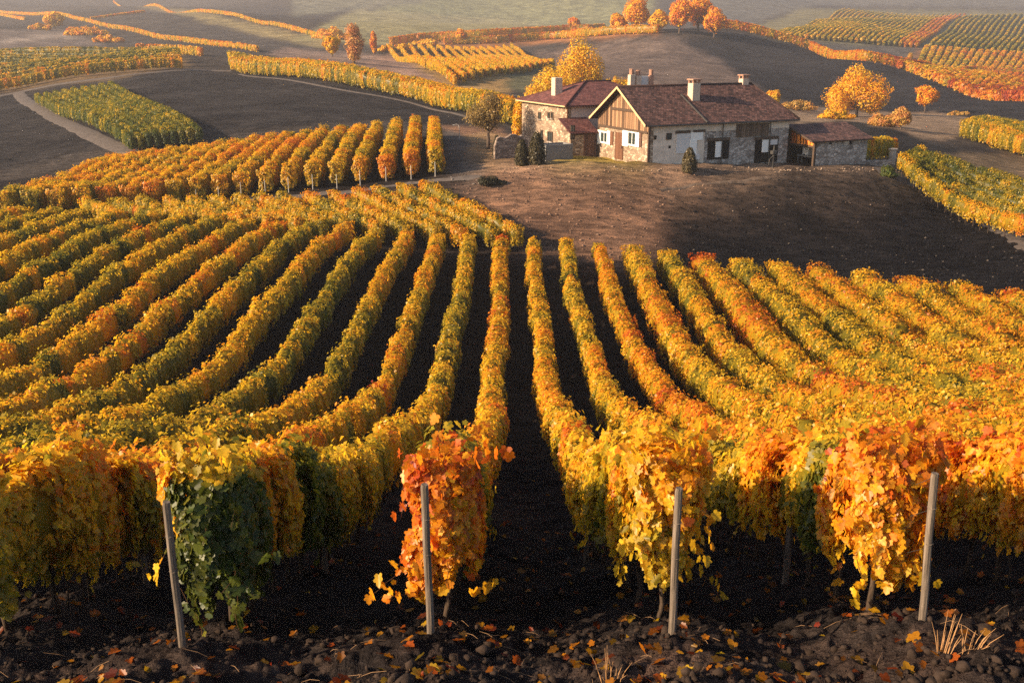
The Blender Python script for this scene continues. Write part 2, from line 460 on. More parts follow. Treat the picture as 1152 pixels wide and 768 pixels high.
def land_colour(X, Y, Z):
    px, py = project(X, np.maximum(Y, 2.0), Z)
    dark = np.array((.021, .018, .018))
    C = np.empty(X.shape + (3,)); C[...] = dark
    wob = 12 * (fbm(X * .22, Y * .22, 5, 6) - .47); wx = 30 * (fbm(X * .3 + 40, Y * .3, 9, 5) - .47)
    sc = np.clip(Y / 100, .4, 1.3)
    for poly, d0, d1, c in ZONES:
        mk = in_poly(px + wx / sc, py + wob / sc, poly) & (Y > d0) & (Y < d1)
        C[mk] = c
    # drier crust on the headland in front of the vines
    head = np.clip((9.6 - Y) / 1.2, 0, 1) * np.clip((fbm(X * 1.3, Y * 1.3, 3) - .3) * 3, 0, 1)
    for k in range(3):
        C[1:-1] = .25 * C[:-2] + .5 * C[1:-1] + .25 * C[2:]
        C[:, 1:-1] = .25 * C[:, :-2] + .5 * C[:, 1:-1] + .25 * C[:, 2:]
    S = C.copy()
    for k in range(45):
        S[1:-1] = .25 * S[:-2] + .5 * S[1:-1] + .25 * S[2:]
        S[:, 1:-1] = .25 * S[:, :-2] + .5 * S[:, 1:-1] + .25 * S[:, 2:]
    C += (np.clip((34 - Y) / 10, 0, 1) * .008)[..., None] * np.array((1.2, .95, .8))
    C = np.where(((Y < 122) & (Y > 60))[..., None], .85 * S + .15 * C, C)
    C += head[..., None] * np.array((.017, .008, .004))
    return C

def land_colour_pts(X, Y, Z):
    px, py = project(X, np.maximum(Y, 2.0), Z)
    C = np.empty(X.shape + (3,)); C[...] = (.027, .023, .022)
    for poly, d0, d1, c in ZONES:
        C[in_poly(px, py, poly) & (Y > d0) & (Y < d1)] = c
    return C

def micro(X, Y):
    w = np.clip((30 - Y) / 14, 0, 1) + .35 * np.clip((85 - Y) / 10, 0, 1) * np.clip((Y - 16) / 14, 0, 1)
    mound = .13 * np.cos(2 * np.pi * (X + .87) / 2.6) * np.clip((80 - Y) / 20, 0, 1) * np.clip((Y - 6.2) / 1.5, 0, 1) * .95
    cl = fbm(X * 2.4, Y * 2.4, 21, 4) - .47
    rough = np.abs(fbm(X * 5.5, Y * 5.5, 33, 3) - .43)
    kn = 1.7 * (.5 * (fbm(X * .3, Y * .6, 77, 4) - .43) + .25 * np.abs(fbm(X * .22 + .3 * Y, Y * 1.1 - .2 * X, 78, 3) - .43)) * np.clip((Y - 84) / 8, 0, 1) * np.clip((125 - Y) / 15, 0, 1)
    return mound + w * (.3 * cl + .3 * rough + .09 * np.abs(fbm(X * 13, Y * 13, 35, 2) - .37)) + kn

def make_ground():
    cs = np.concatenate([np.linspace(-2.2, -.66, 40)[:-1], np.linspace(-.66, .66, 620), np.linspace(.66, 2.2, 40)[1:]])
    Ys = np.concatenate([np.linspace(-30, 6.5, 24)[:-1], np.exp(np.linspace(math.log(6.5), math.log(26), 190))[:-1], np.exp(np.linspace(math.log(26), math.log(2400), 500))])
    Cg, Yg = np.meshgrid(cs, Ys)
    Xg = Cg * (np.maximum(Yg, 0) * 1.0 + 2.5 + np.where(Yg < 0, 6, 6 * np.exp(-np.maximum(Yg, 0) / 4)))
    Zb = height(Xg, Yg)
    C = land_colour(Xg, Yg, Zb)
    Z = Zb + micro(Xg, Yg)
    nY, nX = Xg.shape
    V = np.stack([Xg, Yg, Z], -1).reshape(-1, 3)
    idx = np.arange(nY * nX).reshape(nY, nX)
    q = np.stack([idx[:-1, :-1], idx[:-1, 1:], idx[1:, 1:], idx[1:, :-1]], -1).reshape(-1, 4)
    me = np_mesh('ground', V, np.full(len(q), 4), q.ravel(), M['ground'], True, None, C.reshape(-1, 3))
    tag(link_mesh('ground', me, None), kind='structure')
make_ground()

def gz(x, y): return float(height(x, y) + micro(np.array(x), np.array(y)))

# ------------------------------------------------------------------ leaves
RAMP_P = np.array([0, .2, .38, .54, .70, .85, 1.0])
RAMP_C = np.array([(.055, .085, .016), (.13, .14, .018), (.40, .30, .02), (.80, .49, .02), (.78, .31, .012), (.60, .125, .01), (.34, .04, .012)])
def ramp_col(t):
    t = np.clip(t, 0, 1)
    return np.stack([np.interp(t, RAMP_P, RAMP_C[:, k]) for k in range(3)], -1)

# outline of one leaf: x across, y along (base at 0, tip at -1), z fold
_half = [(.10, .2, .03), (.30, .24, .07), (.50, .06, .12), (.40, -.1, .07), (.60, -.36, .15), (.50, -.52, .1), (.32, -.52, .05), (.28, -.8, .02)]
LEAF_HI = np.array([(0, .06, 0)] + [(-x, y, z) for x, y, z in _half] + [(0, -1.05, -.1)] + [(x, y, z) for x, y, z in _half])
FACE_HI = [[0, 1, 2, 3, 4, 5, 6, 7, 8, 9], [0, 9, 17, 16, 15, 14, 13, 12, 11, 10]]
LEAF_LO = np.array([(0, .12, 0), (-.5, -.35, .1), (0, -1, -.05), (.5, -.35, .1)])
FACE_LO = [[0, 1, 2, 3]]

def leaf_mesh_arrays(P, Nrm, size, hi, rng, hang=.75, roll=.6):
    """leaves with their faces outward and their tips hanging down"""
    n = len(P)
    Nn = Nrm / np.maximum(np.linalg.norm(Nrm, axis=1, keepdims=True), 1e-6)
    up = np.zeros((n, 3)); up[:, 2] = 1
    up += rng.normal(0, roll, (n, 3))
    Yv = up - (up * Nn).sum(1, keepdims=True) * Nn
    Yv /= np.maximum(np.linalg.norm(Yv, axis=1, keepdims=True), 1e-6)
    Xv = np.cross(Yv, Nn)
    T = LEAF_HI if hi else LEAF_LO; FC = FACE_HI if hi else FACE_LO
    fold = rng.normal(.5, .75, n)
    wid = rng.uniform(.68, 1.12, n)
    V = (P[:, None, :] + size[:, None, None] * (T[None, :, 0, None] * wid[:, None, None] * Xv[:, None, :] + (T[None, :, 1, None] + .45) * Yv[:, None, :] + T[None, :, 2, None] * fold[:, None, None] * Nn[:, None, :]))
    m = len(T); base = (np.arange(n) * m)[:, None]
    loops = np.concatenate([base + np.array(f)[None, :] for f in FC], 1).ravel()
    counts = np.tile([len(f) for f in FC], n)
    return V.reshape(-1, 3), counts, loops, len(FC)

class Soup:
    def __init__(s): s.V = []; s.C = []; s.L = []; s.K = []; s.n = 0
    def add(s, V, counts, loops, fcol):
        s.V.append(V); s.C.append(counts); s.L.append(loops + s.n); s.K.append(fcol); s.n += len(V)
    def mesh(s, name, mat, smooth=False):
        return np_mesh(name, np.concatenate(s.V), np.concatenate(s.C), np.concatenate(s.L), mat, smooth, np.concatenate(s.K))

def vine_row_soup(poly, hb, ht, w, tfun, seed, density, lsize, core=True, vine=1.05, caps=True, near=0.0, jag=1.0, hi_until=0.0, vamp=.09, shoots=False):
    """foliage of one row following the ground; tfun(s, X, Y, rng, h) gives the turn of colour"""
    rng = np.random.default_rng(seed)
    poly = np.asarray(poly, float)
    seg = np.linalg.norm(np.diff(poly, axis=0), axis=1); cum = np.concatenate([[0], np.cumsum(seg)]); Ltot = cum[-1]
    def pos(s):
        s = np.clip(s, 0, Ltot)
        X = np.interp(s, cum, poly[:, 0]); Y = np.interp(s, cum, poly[:, 1])
        i = np.clip(np.searchsorted(cum, s, side='right') - 1, 0, len(seg) - 1)
        d = (poly[i + 1] - poly[i]) / seg[i][:, None]
        return X, Y, d
    nv = int(Ltot / vine) + 3
    weak = rng.random(nv) < .07; amp = np.where(weak, .4, rng.uniform(.62, 1.32, nv)); tops = rng.uniform(-.2, .17, nv) * jag - np.where(weak, .4, 0); bots = rng.uniform(-.14, .2, nv); sway = rng.uniform(-.1, .1, nv)
    vt = rng.normal(0, 1, nv)
    def lump(s):
        v = np.clip((s / vine).astype(int), 0, nv - 1)
        f = s / vine - np.floor(s / vine)
        b = np.sqrt(np.clip(np.sin(np.pi * f), 0, 1))
        return v, b
    soup = Soup()
    if core:
        ns = max(3, int(Ltot / max(.5, vine * .5)))
        s = np.linspace(0.12, Ltot - .12, ns)
        X, Y, d = pos(s); z = height(X, Y)
        nx, ny = -d[:, 1], d[:, 0]
        v, b = lump(s)
        W = w * .78 * (.78 + .22 * b) * amp[v] ** .5
        H0 = hb + .16 + bots[v] * .5; H1 = ht - .16 + tops[v] * b * .8
        prof = [(-.55, 0), (-1, .3), (-.95, .72), (-.5, 1), (.5, 1), (.95, .72), (1, .3), (.55, 0)]
        rings = []
        for (u, h) in prof:
            wob = 1 + rng.normal(0, .09, ns)
            rings.append(np.stack([X + nx * (W * u * wob + sway[v] * .5), Y + ny * (W * u * wob + sway[v] * .5), z + H0 + (H1 - H0) * h], -1))
        R = np.stack(rings, 1); k = len(prof)
        idx = np.arange(ns * k).reshape(ns, k)
        nxt = np.roll(idx, -1, 1)
        q = np.stack([idx[:-1], nxt[:-1], nxt[1:], idx[1:]], -1).reshape(-1, 4)
        loops = np.concatenate([q.ravel(), idx[0], idx[-1]]); counts = np.concatenate([np.full(len(q), 4), [k, k]])
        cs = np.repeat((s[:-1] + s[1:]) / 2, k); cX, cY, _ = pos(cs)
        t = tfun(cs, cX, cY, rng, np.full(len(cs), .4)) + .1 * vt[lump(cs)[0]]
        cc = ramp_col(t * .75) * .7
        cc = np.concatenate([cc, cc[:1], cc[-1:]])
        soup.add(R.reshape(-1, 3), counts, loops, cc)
    n = int(Ltot * density)
    s = rng.uniform(0, Ltot, n)
    hs = ht - hb
    per = rng.uniform(0, 2 * hs + 2 * w * 1.1, n)
    v, b = lump(s)
    W = w * (.62 + .38 * b) * amp[v] ** .6
    top = ht + tops[v] * b + .07 * (b - .6); bot = hb + bots[v] + rng.exponential(.06, n) * rng.choice([-1, 1], n)
    side = np.where(per < hs, -1, np.where(per < 2 * hs, 1, 0))
    hh = np.where(side == -1, per / hs, np.where(side == 1, per / hs - 1, 1.0))
    lat = np.where(side == 0, (per - 2 * hs) / (2 * w * 1.1) * 2 - 1, side)
    bulge = 1 - .34 * np.abs(2 * hh - .9) ** 2.2
    depth = 1 - np.abs(rng.normal(0, .13, n))
    u = np.where(side == 0, lat * .82, lat * bulge * depth) * W + sway[v]
    z = np.where(side == 0, top - .16 * lat ** 2 + rng.normal(0, .05, n) + .3 * rng.random(n) ** 9, bot + (top - .1 - bot) * hh)
    X, Y, d = pos(s)
    nx, ny = -d[:, 1], d[:, 0]
    P = np.stack([X + nx * u, Y + ny * u, height(X, Y) + z], -1)
    Nr = np.stack([nx * lat * 1.0, ny * lat * 1.0, np.where(side == 0, 1.1, .28 + .5 * (hh - .4))], -1) + rng.normal(0, .42, (n, 3))
    Nr[:, 0] += d[:, 0] * (rng.uniform(-.3, .3, n)); Nr[:, 1] += d[:, 1] * (rng.uniform(-.3, .3, n))
    hrel = np.where(side == 0, 1, hh)
    if caps:
        for (sc, sg) in ((0, -1), (Ltot, 1)):
            m = int(density * .95 * w * 2)
            if sc == 0 and near: m = int(m * near * .75)
            uu = rng.uniform(-1, 1, m); h = rng.random(m) ** .9
            X2, Y2, d2 = pos(np.full(m, sc, float))
            bul = rng.uniform(-.1, .1, m) + (.2 + .14 * (vnoise(uu * 2.2 + seed, h * 4, 14) - .5) * 2) * np.sqrt(np.clip(1 - uu ** 2, 0, 1)) * (1 - .5 * np.abs(2 * h - 1) ** 2)
            drop = hb + (.75 * (vnoise(uu * 3 + seed * 1.7, uu * 0, 15) - .62) if (sc == 0 and near) else 0)
            W2 = w * (1 - .28 * (1 - h) ** 1.5) * (.6 + .62 * vnoise(h * 3.5 + seed, uu * 0 + (uu > 0), 16))
            P2 = np.stack([X2 + sg * d2[:, 0] * bul - d2[:, 1] * uu * W2, Y2 + sg * d2[:, 1] * bul + d2[:, 0] * uu * W2, height(X2, Y2) + drop + (ht - .05 - drop) * h], -1)
            N2 = np.stack([sg * d2[:, 0] - d2[:, 1] * uu, sg * d2[:, 1] + d2[:, 0] * uu, .3 + .3 * h], -1) + rng.normal(0, .38, (m, 3))
            P = np.concatenate([P, P2]); Nr = np.concatenate([Nr, N2]); s = np.concatenate([s, np.full(m, sc, float) + (0.01 if sc == 0 else -.01) + rng.uniform(0, .3, m) * -sg])
            hrel = np.concatenate([hrel, h]); X = np.concatenate([X, X2]); Y = np.concatenate([Y, Y2])
    if shoots:
        A = []; B_ = []; S_ = []; H_ = []; CN = []
        def strand(p, d, m, step, nrm, ss, h0):
            p = np.array(p, float); d = np.array(d, float)
            CN.append([p.copy()])
            for q in range(m):
                d = d + np.array((rng.normal(0, .25), rng.normal(0, .25), -.14)); d /= np.linalg.norm(d)
                p = p + d * step; CN[-1].append(p.copy())
                A.append(p + rng.normal(0, .03, 3)); B_.append(nrm + rng.normal(0, .5, 3)); S_.append(ss); H_.append(h0)
        for q in range(int(min(Ltot, 9) * 5)):
            ss = rng.uniform(0, min(Ltot, 9)); X3, Y3, d3 = pos(np.array([ss])); g = float(height(X3, Y3)[0]); nv3 = np.array((-d3[0, 1], d3[0, 0], 0.))
            sd = rng.choice([-1, 1]); wh = rng.random(); c3 = np.array((X3[0], Y3[0], g))
            if wh < .45: strand(c3 + nv3 * sd * w * rng.uniform(.5, .95) + (0, 0, hb + rng.uniform(.1, .5)), nv3 * sd * .3 + (0, 0, -1), rng.integers(4, 9), .075, nv3 * sd + (0, 0, .2), ss, .1)
            elif wh < .8: strand(c3 + nv3 * sd * w * rng.uniform(.1, .7) + (0, 0, ht - .1), nv3 * sd * rng.uniform(.2, .8) + (0, 0, 1.0), rng.integers(3, 7), .085, nv3 * sd + (0, 0, .6), ss, 1.)
            else: strand(c3 + nv3 * sd * w * .9 + (0, 0, rng.uniform(hb + .5, ht)), nv3 * sd * .6 + (0, 0, .6), rng.integers(2, 4), .085, nv3 * sd + (0, 0, .5), ss, .6)
        if near:
            X3, Y3, d3 = pos(np.array([0.])); g = float(height(X3, Y3)[0]); dv = np.array((d3[0, 0], d3[0, 1], 0)); nv3 = np.array((-d3[0, 1], d3[0, 0], 0.)); c3 = np.array((X3[0], Y3[0], g))
            for q in range(18):
                u3 = rng.uniform(-1, 1); z3 = rng.choice([rng.uniform(hb - .1, hb + .5), rng.uniform(hb, ht), ht - .05])
                up = 1.0 if z3 > ht - .1 else rng.choice([-1., -.6, .2])
                strand(c3 + nv3 * u3 * w * .9 - dv * rng.uniform(.05, .3) + (0, 0, z3), nv3 * u3 * rng.uniform(.1, .5) - dv * rng.uniform(0, .5) + (0, 0, up), rng.integers(4, 9), .08, -dv + nv3 * u3 + (0, 0, .3), 0., (z3 - hb) / (ht - hb))
        cv = []; cl = []; nc = 0
        for ch in CN:
            for a_, b_ in zip(ch[:-1], ch[1:]):
                for off in ((.004, 0, 0), (0, .004, 0)):
                    cv += [a_ - off, a_ + off, b_ + off, b_ - off]; cl += [nc, nc + 1, nc + 2, nc + 3]; nc += 4
        soup.add(np.array(cv), np.full(nc // 4, 4), np.array(cl), np.tile(np.array([[.16, .085, .04]]), (nc // 4, 1)))
        P = np.concatenate([P, np.array(A)]); Nr = np.concatenate([Nr, np.array(B_)]); s = np.concatenate([s, np.array(S_)]); hrel = np.concatenate([hrel, np.array(H_)])
    s = np.clip(s, 0, Ltot)
    n = len(P)
    t = tfun(s, P[:, 0], P[:, 1], rng, hrel) + vamp * vt[lump(s)[0]] + rng.normal(0, .075, n) + .10 * (hrel - .55)
    col = ramp_col(t) * rng.uniform(.72, 1.22, n)[:, None]
    size = lsize * rng.uniform(.65, 1.3, n)
    hi = s < hi_until
    for flag in (True, False):
        mk = hi == flag
        if mk.any():
            V, C, Lp, nf = leaf_mesh_arrays(P[mk], Nr[mk], size[mk], flag, rng)
            soup.add(V, C, Lp, np.repeat(col[mk], nf, 0))
    return soup

ORD = ['first','second','third','fourth','fifth','sixth','seventh','eighth','ninth','tenth','eleventh','twelfth','thirteenth','fourteenth','fifteenth','sixteenth','seventeenth','eighteenth','nineteenth']
def ordinal(i):
    if i <= 19: return ORD[i - 1]
    tens = {2: 'twent', 3: 'thirt', 4: 'fort', 5: 'fift', 6: 'sixt'}
    a, b = divmod(i, 10)
    return tens[a] + 'ieth' if b == 0 else tens[a] + 'y-' + ORD[b - 1]

def trunk_variants():
    out = []
    for k in range(5):
        r = random.Random(k); bm = bmesh.new()
        hgt = 1.05
        pts = [(0, 0, -.12)]; x = y = 0
        for i in range(1, 6):
            x += r.uniform(-.045, .045); y += r.uniform(-.05, .05); pts.append((x, y, hgt * i / 5))
        tube(bm, pts, [.05, .038, .034, .03, .03, .024], 7)
        if k % 2:
            q = pts[2]; tube(bm, [q, (q[0] + .1, q[1] + r.uniform(-.2, .2), q[2] + .25), (q[0] + .08, q[1] + r.uniform(-.2, .2), q[2] + .6)], [.02, .016, .01], 5)
        if k in (0, 3):
            tube(bm, [(.1, .05, -.1), (.13 + r.uniform(-.05, .05), .02, .35), (.06, 0, .95)], [.014, .012, .009], 5)
        me = bpy.data.meshes.new('vine_trunk'); bmesh.ops.recalc_face_normals(bm, faces=bm.faces); bm.to_mesh(me); bm.free()
        me.materials.append(M['bark'])
        for p in me.polygons: p.use_smooth = True
        out.append(me)
    return out
TRUNKS = trunk_variants()

def vine_row(poly, label, group, soup, trunks=None):
    """one row: an Empty at its near end, foliage and trunks as parts"""
    x0, y0 = poly[0]
    root = empty('vine_row', (x0, y0, hz(x0, y0)))
    tag(root, label, 'vine row', group)
    me = soup.mesh('foliage', M['leaf'])
    fo = link_mesh('foliage', me, None, root)
    fo.matrix_parent_inverse = Matrix.Translation(-Vector(root.location))
    if trunks is not None:
        for (x, y) in trunks:
            o = bpy.data.objects.new('trunk', random.choice(TRUNKS)); COL.objects.link(o)
            o.parent = root
            o.location = (x - x0, y - y0, gz(x, y) - root.location.z)
            o.rotation_euler = (random.uniform(-.06, .06), random.uniform(-.06, .06), random.uniform(0, 6.28))
            sc = random.uniform(.85, 1.15); o.scale = (sc, sc, random.uniform(.9, 1.1))
    return root

def big_t(X, Y, sc=9.0, seed=50):
    return fbm(X / (sc * .45), Y / sc, seed, 3) / .875

# --- block 1: the hillside falling away from the camera
def y_end(x):
    return float(np.interp(x, [-60, -8, 3, 9, 19, 28, 34, 60], [81, 81, 80, 78, 74, 68, 63, 50]))

NEAR_T = {  # colour of each near row end, (from, t) steps along the row
 -2: [(0, .5), (2.2, .5), (4.0, .74), (5.2, .48)],
 -1: [(0, .1), (1.5, .62), (3.0, .2), (5.5, .42)],
 0: [(0, .72), (1.0, .2), (4.5, .4)],
 1: [(0, .55), (1.6, .46), (4.5, .5)],
 2: [(0, .71), (.9, .3), (1.9, .52), (3.6, .62), (5.5, .5)],
 3: [(0, .78), (2, .6), (2.9, .72), (5.0, .52)],
 4: [(0, .64), (2, .56), (5, .52)],
 -3: [(0, .5), (2, .52)],
}
def block1():
    K = list(range(-19, 18))
    for k in K:
        x = -.87 + 2.6 * k
        y0 = 10.05 + .05 * vnoise(k * 3.1, 0, 3)
        # skip the stretch that never enters the picture
        lim = (abs(x) - 2.5) / .56
        y0r = max(y0, lim / 1.15 if lim > 14 else y0)
        y1 = y_end(x)
        if y1 - y0r < 3: continue
        near = y0r < 10.5
        bias = {True: .535, False: .55}[x < 0]
        rowb = .05 * math.sin(k * 2.4) + (.03 if k % 3 == 0 else -.02)
        if k in (-4, -6, -9): rowb -= .1
        if k < -2: bias -= .04
        if k < -9: bias -= .06
        if k >= 2: bias += .02
        def tf(s, X, Y, rng, h, k=k, bias=bias, rowb=rowb, y0r=y0r):
            t = bias + rowb + .26 * (big_t(X, Y, 7, 60 + k) - .5) + .22 * (big_t(X, Y, 22, 91) - .5)
            if k in NEAR_T:
                st = NEAR_T[k]
                ss = s + .25 * (vnoise(s * 3, h * 4 + k, 8) - .5)
                tn = np.interp(ss, sum([[a, a + .12] for a, _ in st], [])[1:] + [99], sum([[st[max(i - 1, 0)][1], st[i][1]] for i in range(len(st))], [])[1:] + [st[-1][1]])
                wgt = np.clip((8 - s) / 3, 0, 1)
                t = t * (1 - wgt) + wgt * (tn + .35 * (big_t(X * 3, Y * 3, 5, 70) - .5) + .06 * (h - .5))
            if k == -1:
                wob = .5 * (vnoise(Y * 4, h * 5, 71) - .5)
                t = np.where(s + wob < 1.5, np.where(X < -3.78 + .5 * wob, .52, np.where(h > .93, .4, .1)) + .1 * (big_t(X * 6, Y * 6, 5, 72) - .5), t)
            return t
        pts = [(x + .10 * math.sin(yy * .23 + k), yy) for yy in np.arange(y0r, y1, 2.0)] + [(x, y1)]
        # three density bands, finer close by
        soup = Soup()
        bands = [(0, 13.5, 1050, .1, .44), (13.5, 20, 640, .108, .47), (20, 34, 350, .125, .56), (34, 52, 270, .13, .64), (52, 100, 240, .14, .73)]
        P = np.array(pts)
        Y_mid = lambda a, b: (a + b) / 2
        for bi, (a, b, dens, ls, ww) in enumerate(bands):
            lo = max(a, y0r); hi = min(b, y1)
            if hi - lo < .4: continue
            yy = np.unique(np.concatenate([[lo], P[(P[:, 1] > lo) & (P[:, 1] < hi)][:, 1], [hi]]))
            xx = np.interp(yy, P[:, 1], P[:, 0])
            off = lo - y0r
            prof = ((.78, 2.2, ww * (.9 if Y_mid(lo, hi) > 20 else 1)) if k < 4 else (.62, 2.42, ww * 1.15) if k < 6 else (.55, 2.6, ww * 1.42))
            if b <= 20: prof = (.92 if k > 0 else .78, 2.3, ww)
            sp = vine_row_soup(np.stack([xx, yy], -1), *prof, (lambda s, X, Y, rng, h, off=off, tf=tf: tf(s + off, X, Y, rng, h)),
                               1000 + k * 7 + bi, dens, ls, caps=(lo == y0r or hi == y1), near=2.2 if (lo == y0r and near) else 0, jag=1.0 if b <= 20 else 1.5, hi_until=99 if b <= 20 else 0, vamp=.045 if b <= 20 else .08, shoots=b <= 20)
            base = soup.n
            for V, C, Lp, Kc in zip(sp.V, sp.C, sp.L, sp.K):
                soup.V.append(V); soup.C.append(C); soup.L.append(Lp + base); soup.K.append(Kc)
            soup.n += sp.n
        tr = []
        ytr = y0r + .35
        while ytr < min(y1, 40) and len(tr) < 34:
            xx = float(np.interp(ytr, P[:, 1], P[:, 0])) + random.uniform(-.05, .05)
            px, py = project(xx, ytr, hz(xx, ytr))
            if -60 < px < 1212: tr.append((xx, ytr))
            ytr += 1.05
        if k <= 0:
            if k == 0: lab = 'vine row with a fiery orange near end, first left of the central furrow'
            elif k == -1: lab = 'vine row with a dark green patch near its post, second left of the central furrow'
            else: lab = f'{ordinal(1 - k)} long vine row to the left of the central furrow'
        else:
            if k == 1: lab = 'vine row with a golden yellow near end, first right of the central furrow'
            elif k == 2: lab = 'vine row with a bright orange near end, second right of the central furrow'
            else: lab = f'{ordinal(k)} long vine row to the right of the central furrow'
        rt = vine_row(pts, lab, 'long vine rows on the near slope', soup, tr)
        if near:
            bm = bmesh.new(); e0 = Vector((x + (-.03 if k == 0 else .02), 9.42, gz(x, 9.42)))
            for zz in (.8, 1.25, 1.62):
                tube(bm, [e0 + Vector((0, 0, zz))] + [Vector((x, yy, hz(x, yy) + zz + .03)) for yy in (10.4, 12.5, 15)], .0035, 4)
            wi = bm_obj('wire', bm, M['iron'], rt); wi.matrix_parent_inverse = Matrix.Translation(-Vector(rt.location))
block1()

# --- generic straight rows between two spots
def rows_between(ends, label, group, hb, ht, w, tbase, dens, ls, seed, core=True, vine=1.1, tamp=.5, trunks=False, jag=1.0, namp=9):
    for i, (a, b) in enumerate(ends):
        a = np.array(a[:2]); b = np.array(b[:2])
        n = max(2, int(np.linalg.norm(b - a) / 4) + 1)
        pts = [tuple(a + (b - a) * j / (n - 1)) for j in range(n)]
        tb = tbase(i) if callable(tbase) else tbase
        tf = lambda s, X, Y, rng, h, tb=tb: tb + tamp * (big_t(X, Y, namp, seed) - .5)
        sp = vine_row_soup(pts, hb, ht, w, tf, seed * 100 + i, dens, ls, core=core, vine=vine, jag=jag)
        tr = None
        if trunks:
            d = (b - a) / np.linalg.norm(b - a)
            tr = [tuple(a + d * (.3 + 1.1 * j)) for j in range(trunks)]
        vine_row(pts, label(i), group, sp, tr)

# --- block 2: rows slanting down from the lane to the foot of the first slope
def block2():
    ends = []
    d = np.array((.6, -.8))
    tops = [(476, 229), (451, 232), (424, 235), (402, 237), (375, 240), (347, 242), (318, 243), (293, 244), (268, 245), (241, 246), (217, 247), (190, 247), (160, 248), (130, 249), (98, 250)]
    for i, (px, py) in enumerate(tops):
        a = np.array(at(px, py)[:2]); t = 0
        p = a.copy()
        while t < 40:
            q = p + d * .5
            if q[1] < y_end(q[0]) + 1.7: break
            p = q; t += .5
        if t > 2.5: ends.append((a, p))
    rows_between(ends, lambda i: ('short vine row bordering the bare knoll, outermost on the slanting plot' if i == 0 else f'{ordinal(i + 1)} slanting vine row counted from the bare knoll below the lane'), 'slanting vine rows below the lane', .62, 2.25, .58, .51, 240, .15, 31, tamp=.24)
block2()

# --- block 3: the upper vineyard beyond the lane
def block3():
    ends = []
    bots = [(490, 199), (463, 202), (435, 206), (406, 209), (380, 212), (353, 215), (326, 218), (300, 221), (273, 224), (248, 227), (223, 230), (198, 233), (173, 236), (148, 239), (122, 241), (95, 243), (66, 245), (36, 246), (5, 248)]
    for (px, py) in bots:
        x, y, _ = at(px, py)
        ux = (490 - 576) / 1120.0
        L_ = 36
        ends.append(((x, y), (x + ux * L_, y + L_)))
    rows_between(ends, lambda i: ('vine row at the edge of the upper vineyard, nearest the farmhouse' if i == 0 else f'{ordinal(i + 1)} vine row of the upper vineyard counted from the farmhouse side'), 'vine rows of the upper vineyard', .55, 2.75, .88, lambda i: .53 + (.03 if 5 < i < 14 else 0) + .02 * math.sin(i * 2), 280, .17, 41, tamp=.3, trunks=3, jag=1.9)
    for i, (a, b) in enumerate(ends[:11]):
        bm = bmesh.new(); tube(bm, [(0, 0, -.3), (.01, 0, .7), (0, .01, 1.5)], [.045, .04, .035], 6)
        o = bm_obj('vine_stake', bm, M['stake']); x, y = a[0], a[1] - .45
        o.location = (x, y, gz(x, y))
        tag(o, f'pale stake at the foot of the {ordinal(i + 1)} upper vineyard row from the farmhouse', 'stake', 'pale stakes at the ends of the upper rows')
block3()

def px_rows(ends_px, *args, **kw):
    rows_between([(at(*a), at(*b)) for a, b in ends_px], *args, **kw)

def lerp_rows(a0, a1, b0, b1, n):
    """n rows whose starts run a0 -> a1 and ends run b0 -> b1 over the ground"""
    A0, A1, B0, B1 = [np.array(at(*p)[:2]) for p in (a0, a1, b0, b1)]
    return [((A0 + (A1 - A0) * t), (B0 + (B1 - B0) * t)) for t in np.linspace(0, 1, n)]

# dim olive plot on the dark field to the left
rows_between(lerp_rows((42, 118), (125, 104), (150, 172), (225, 163), 9), lambda i: f'{ordinal(i + 1)} olive green vine row beside the grey track on the dark field', 'olive vine rows on the dark field', .5, 2.4, .6, .2, 150, .2, 51, tamp=.12)
# plot above the bend of the road, left edge
rows_between(lerp_rows((-30, 104), (-30, 64), (205, 79), (200, 64), 10), lambda i: f'{ordinal(i + 1)} pale vine row up from the road bend at the left', 'vine rows above the road bend', .5, 3.2, .9, lambda i: .5 if i < 2 else .34, 60, .4, 52, tamp=.4, namp=22)
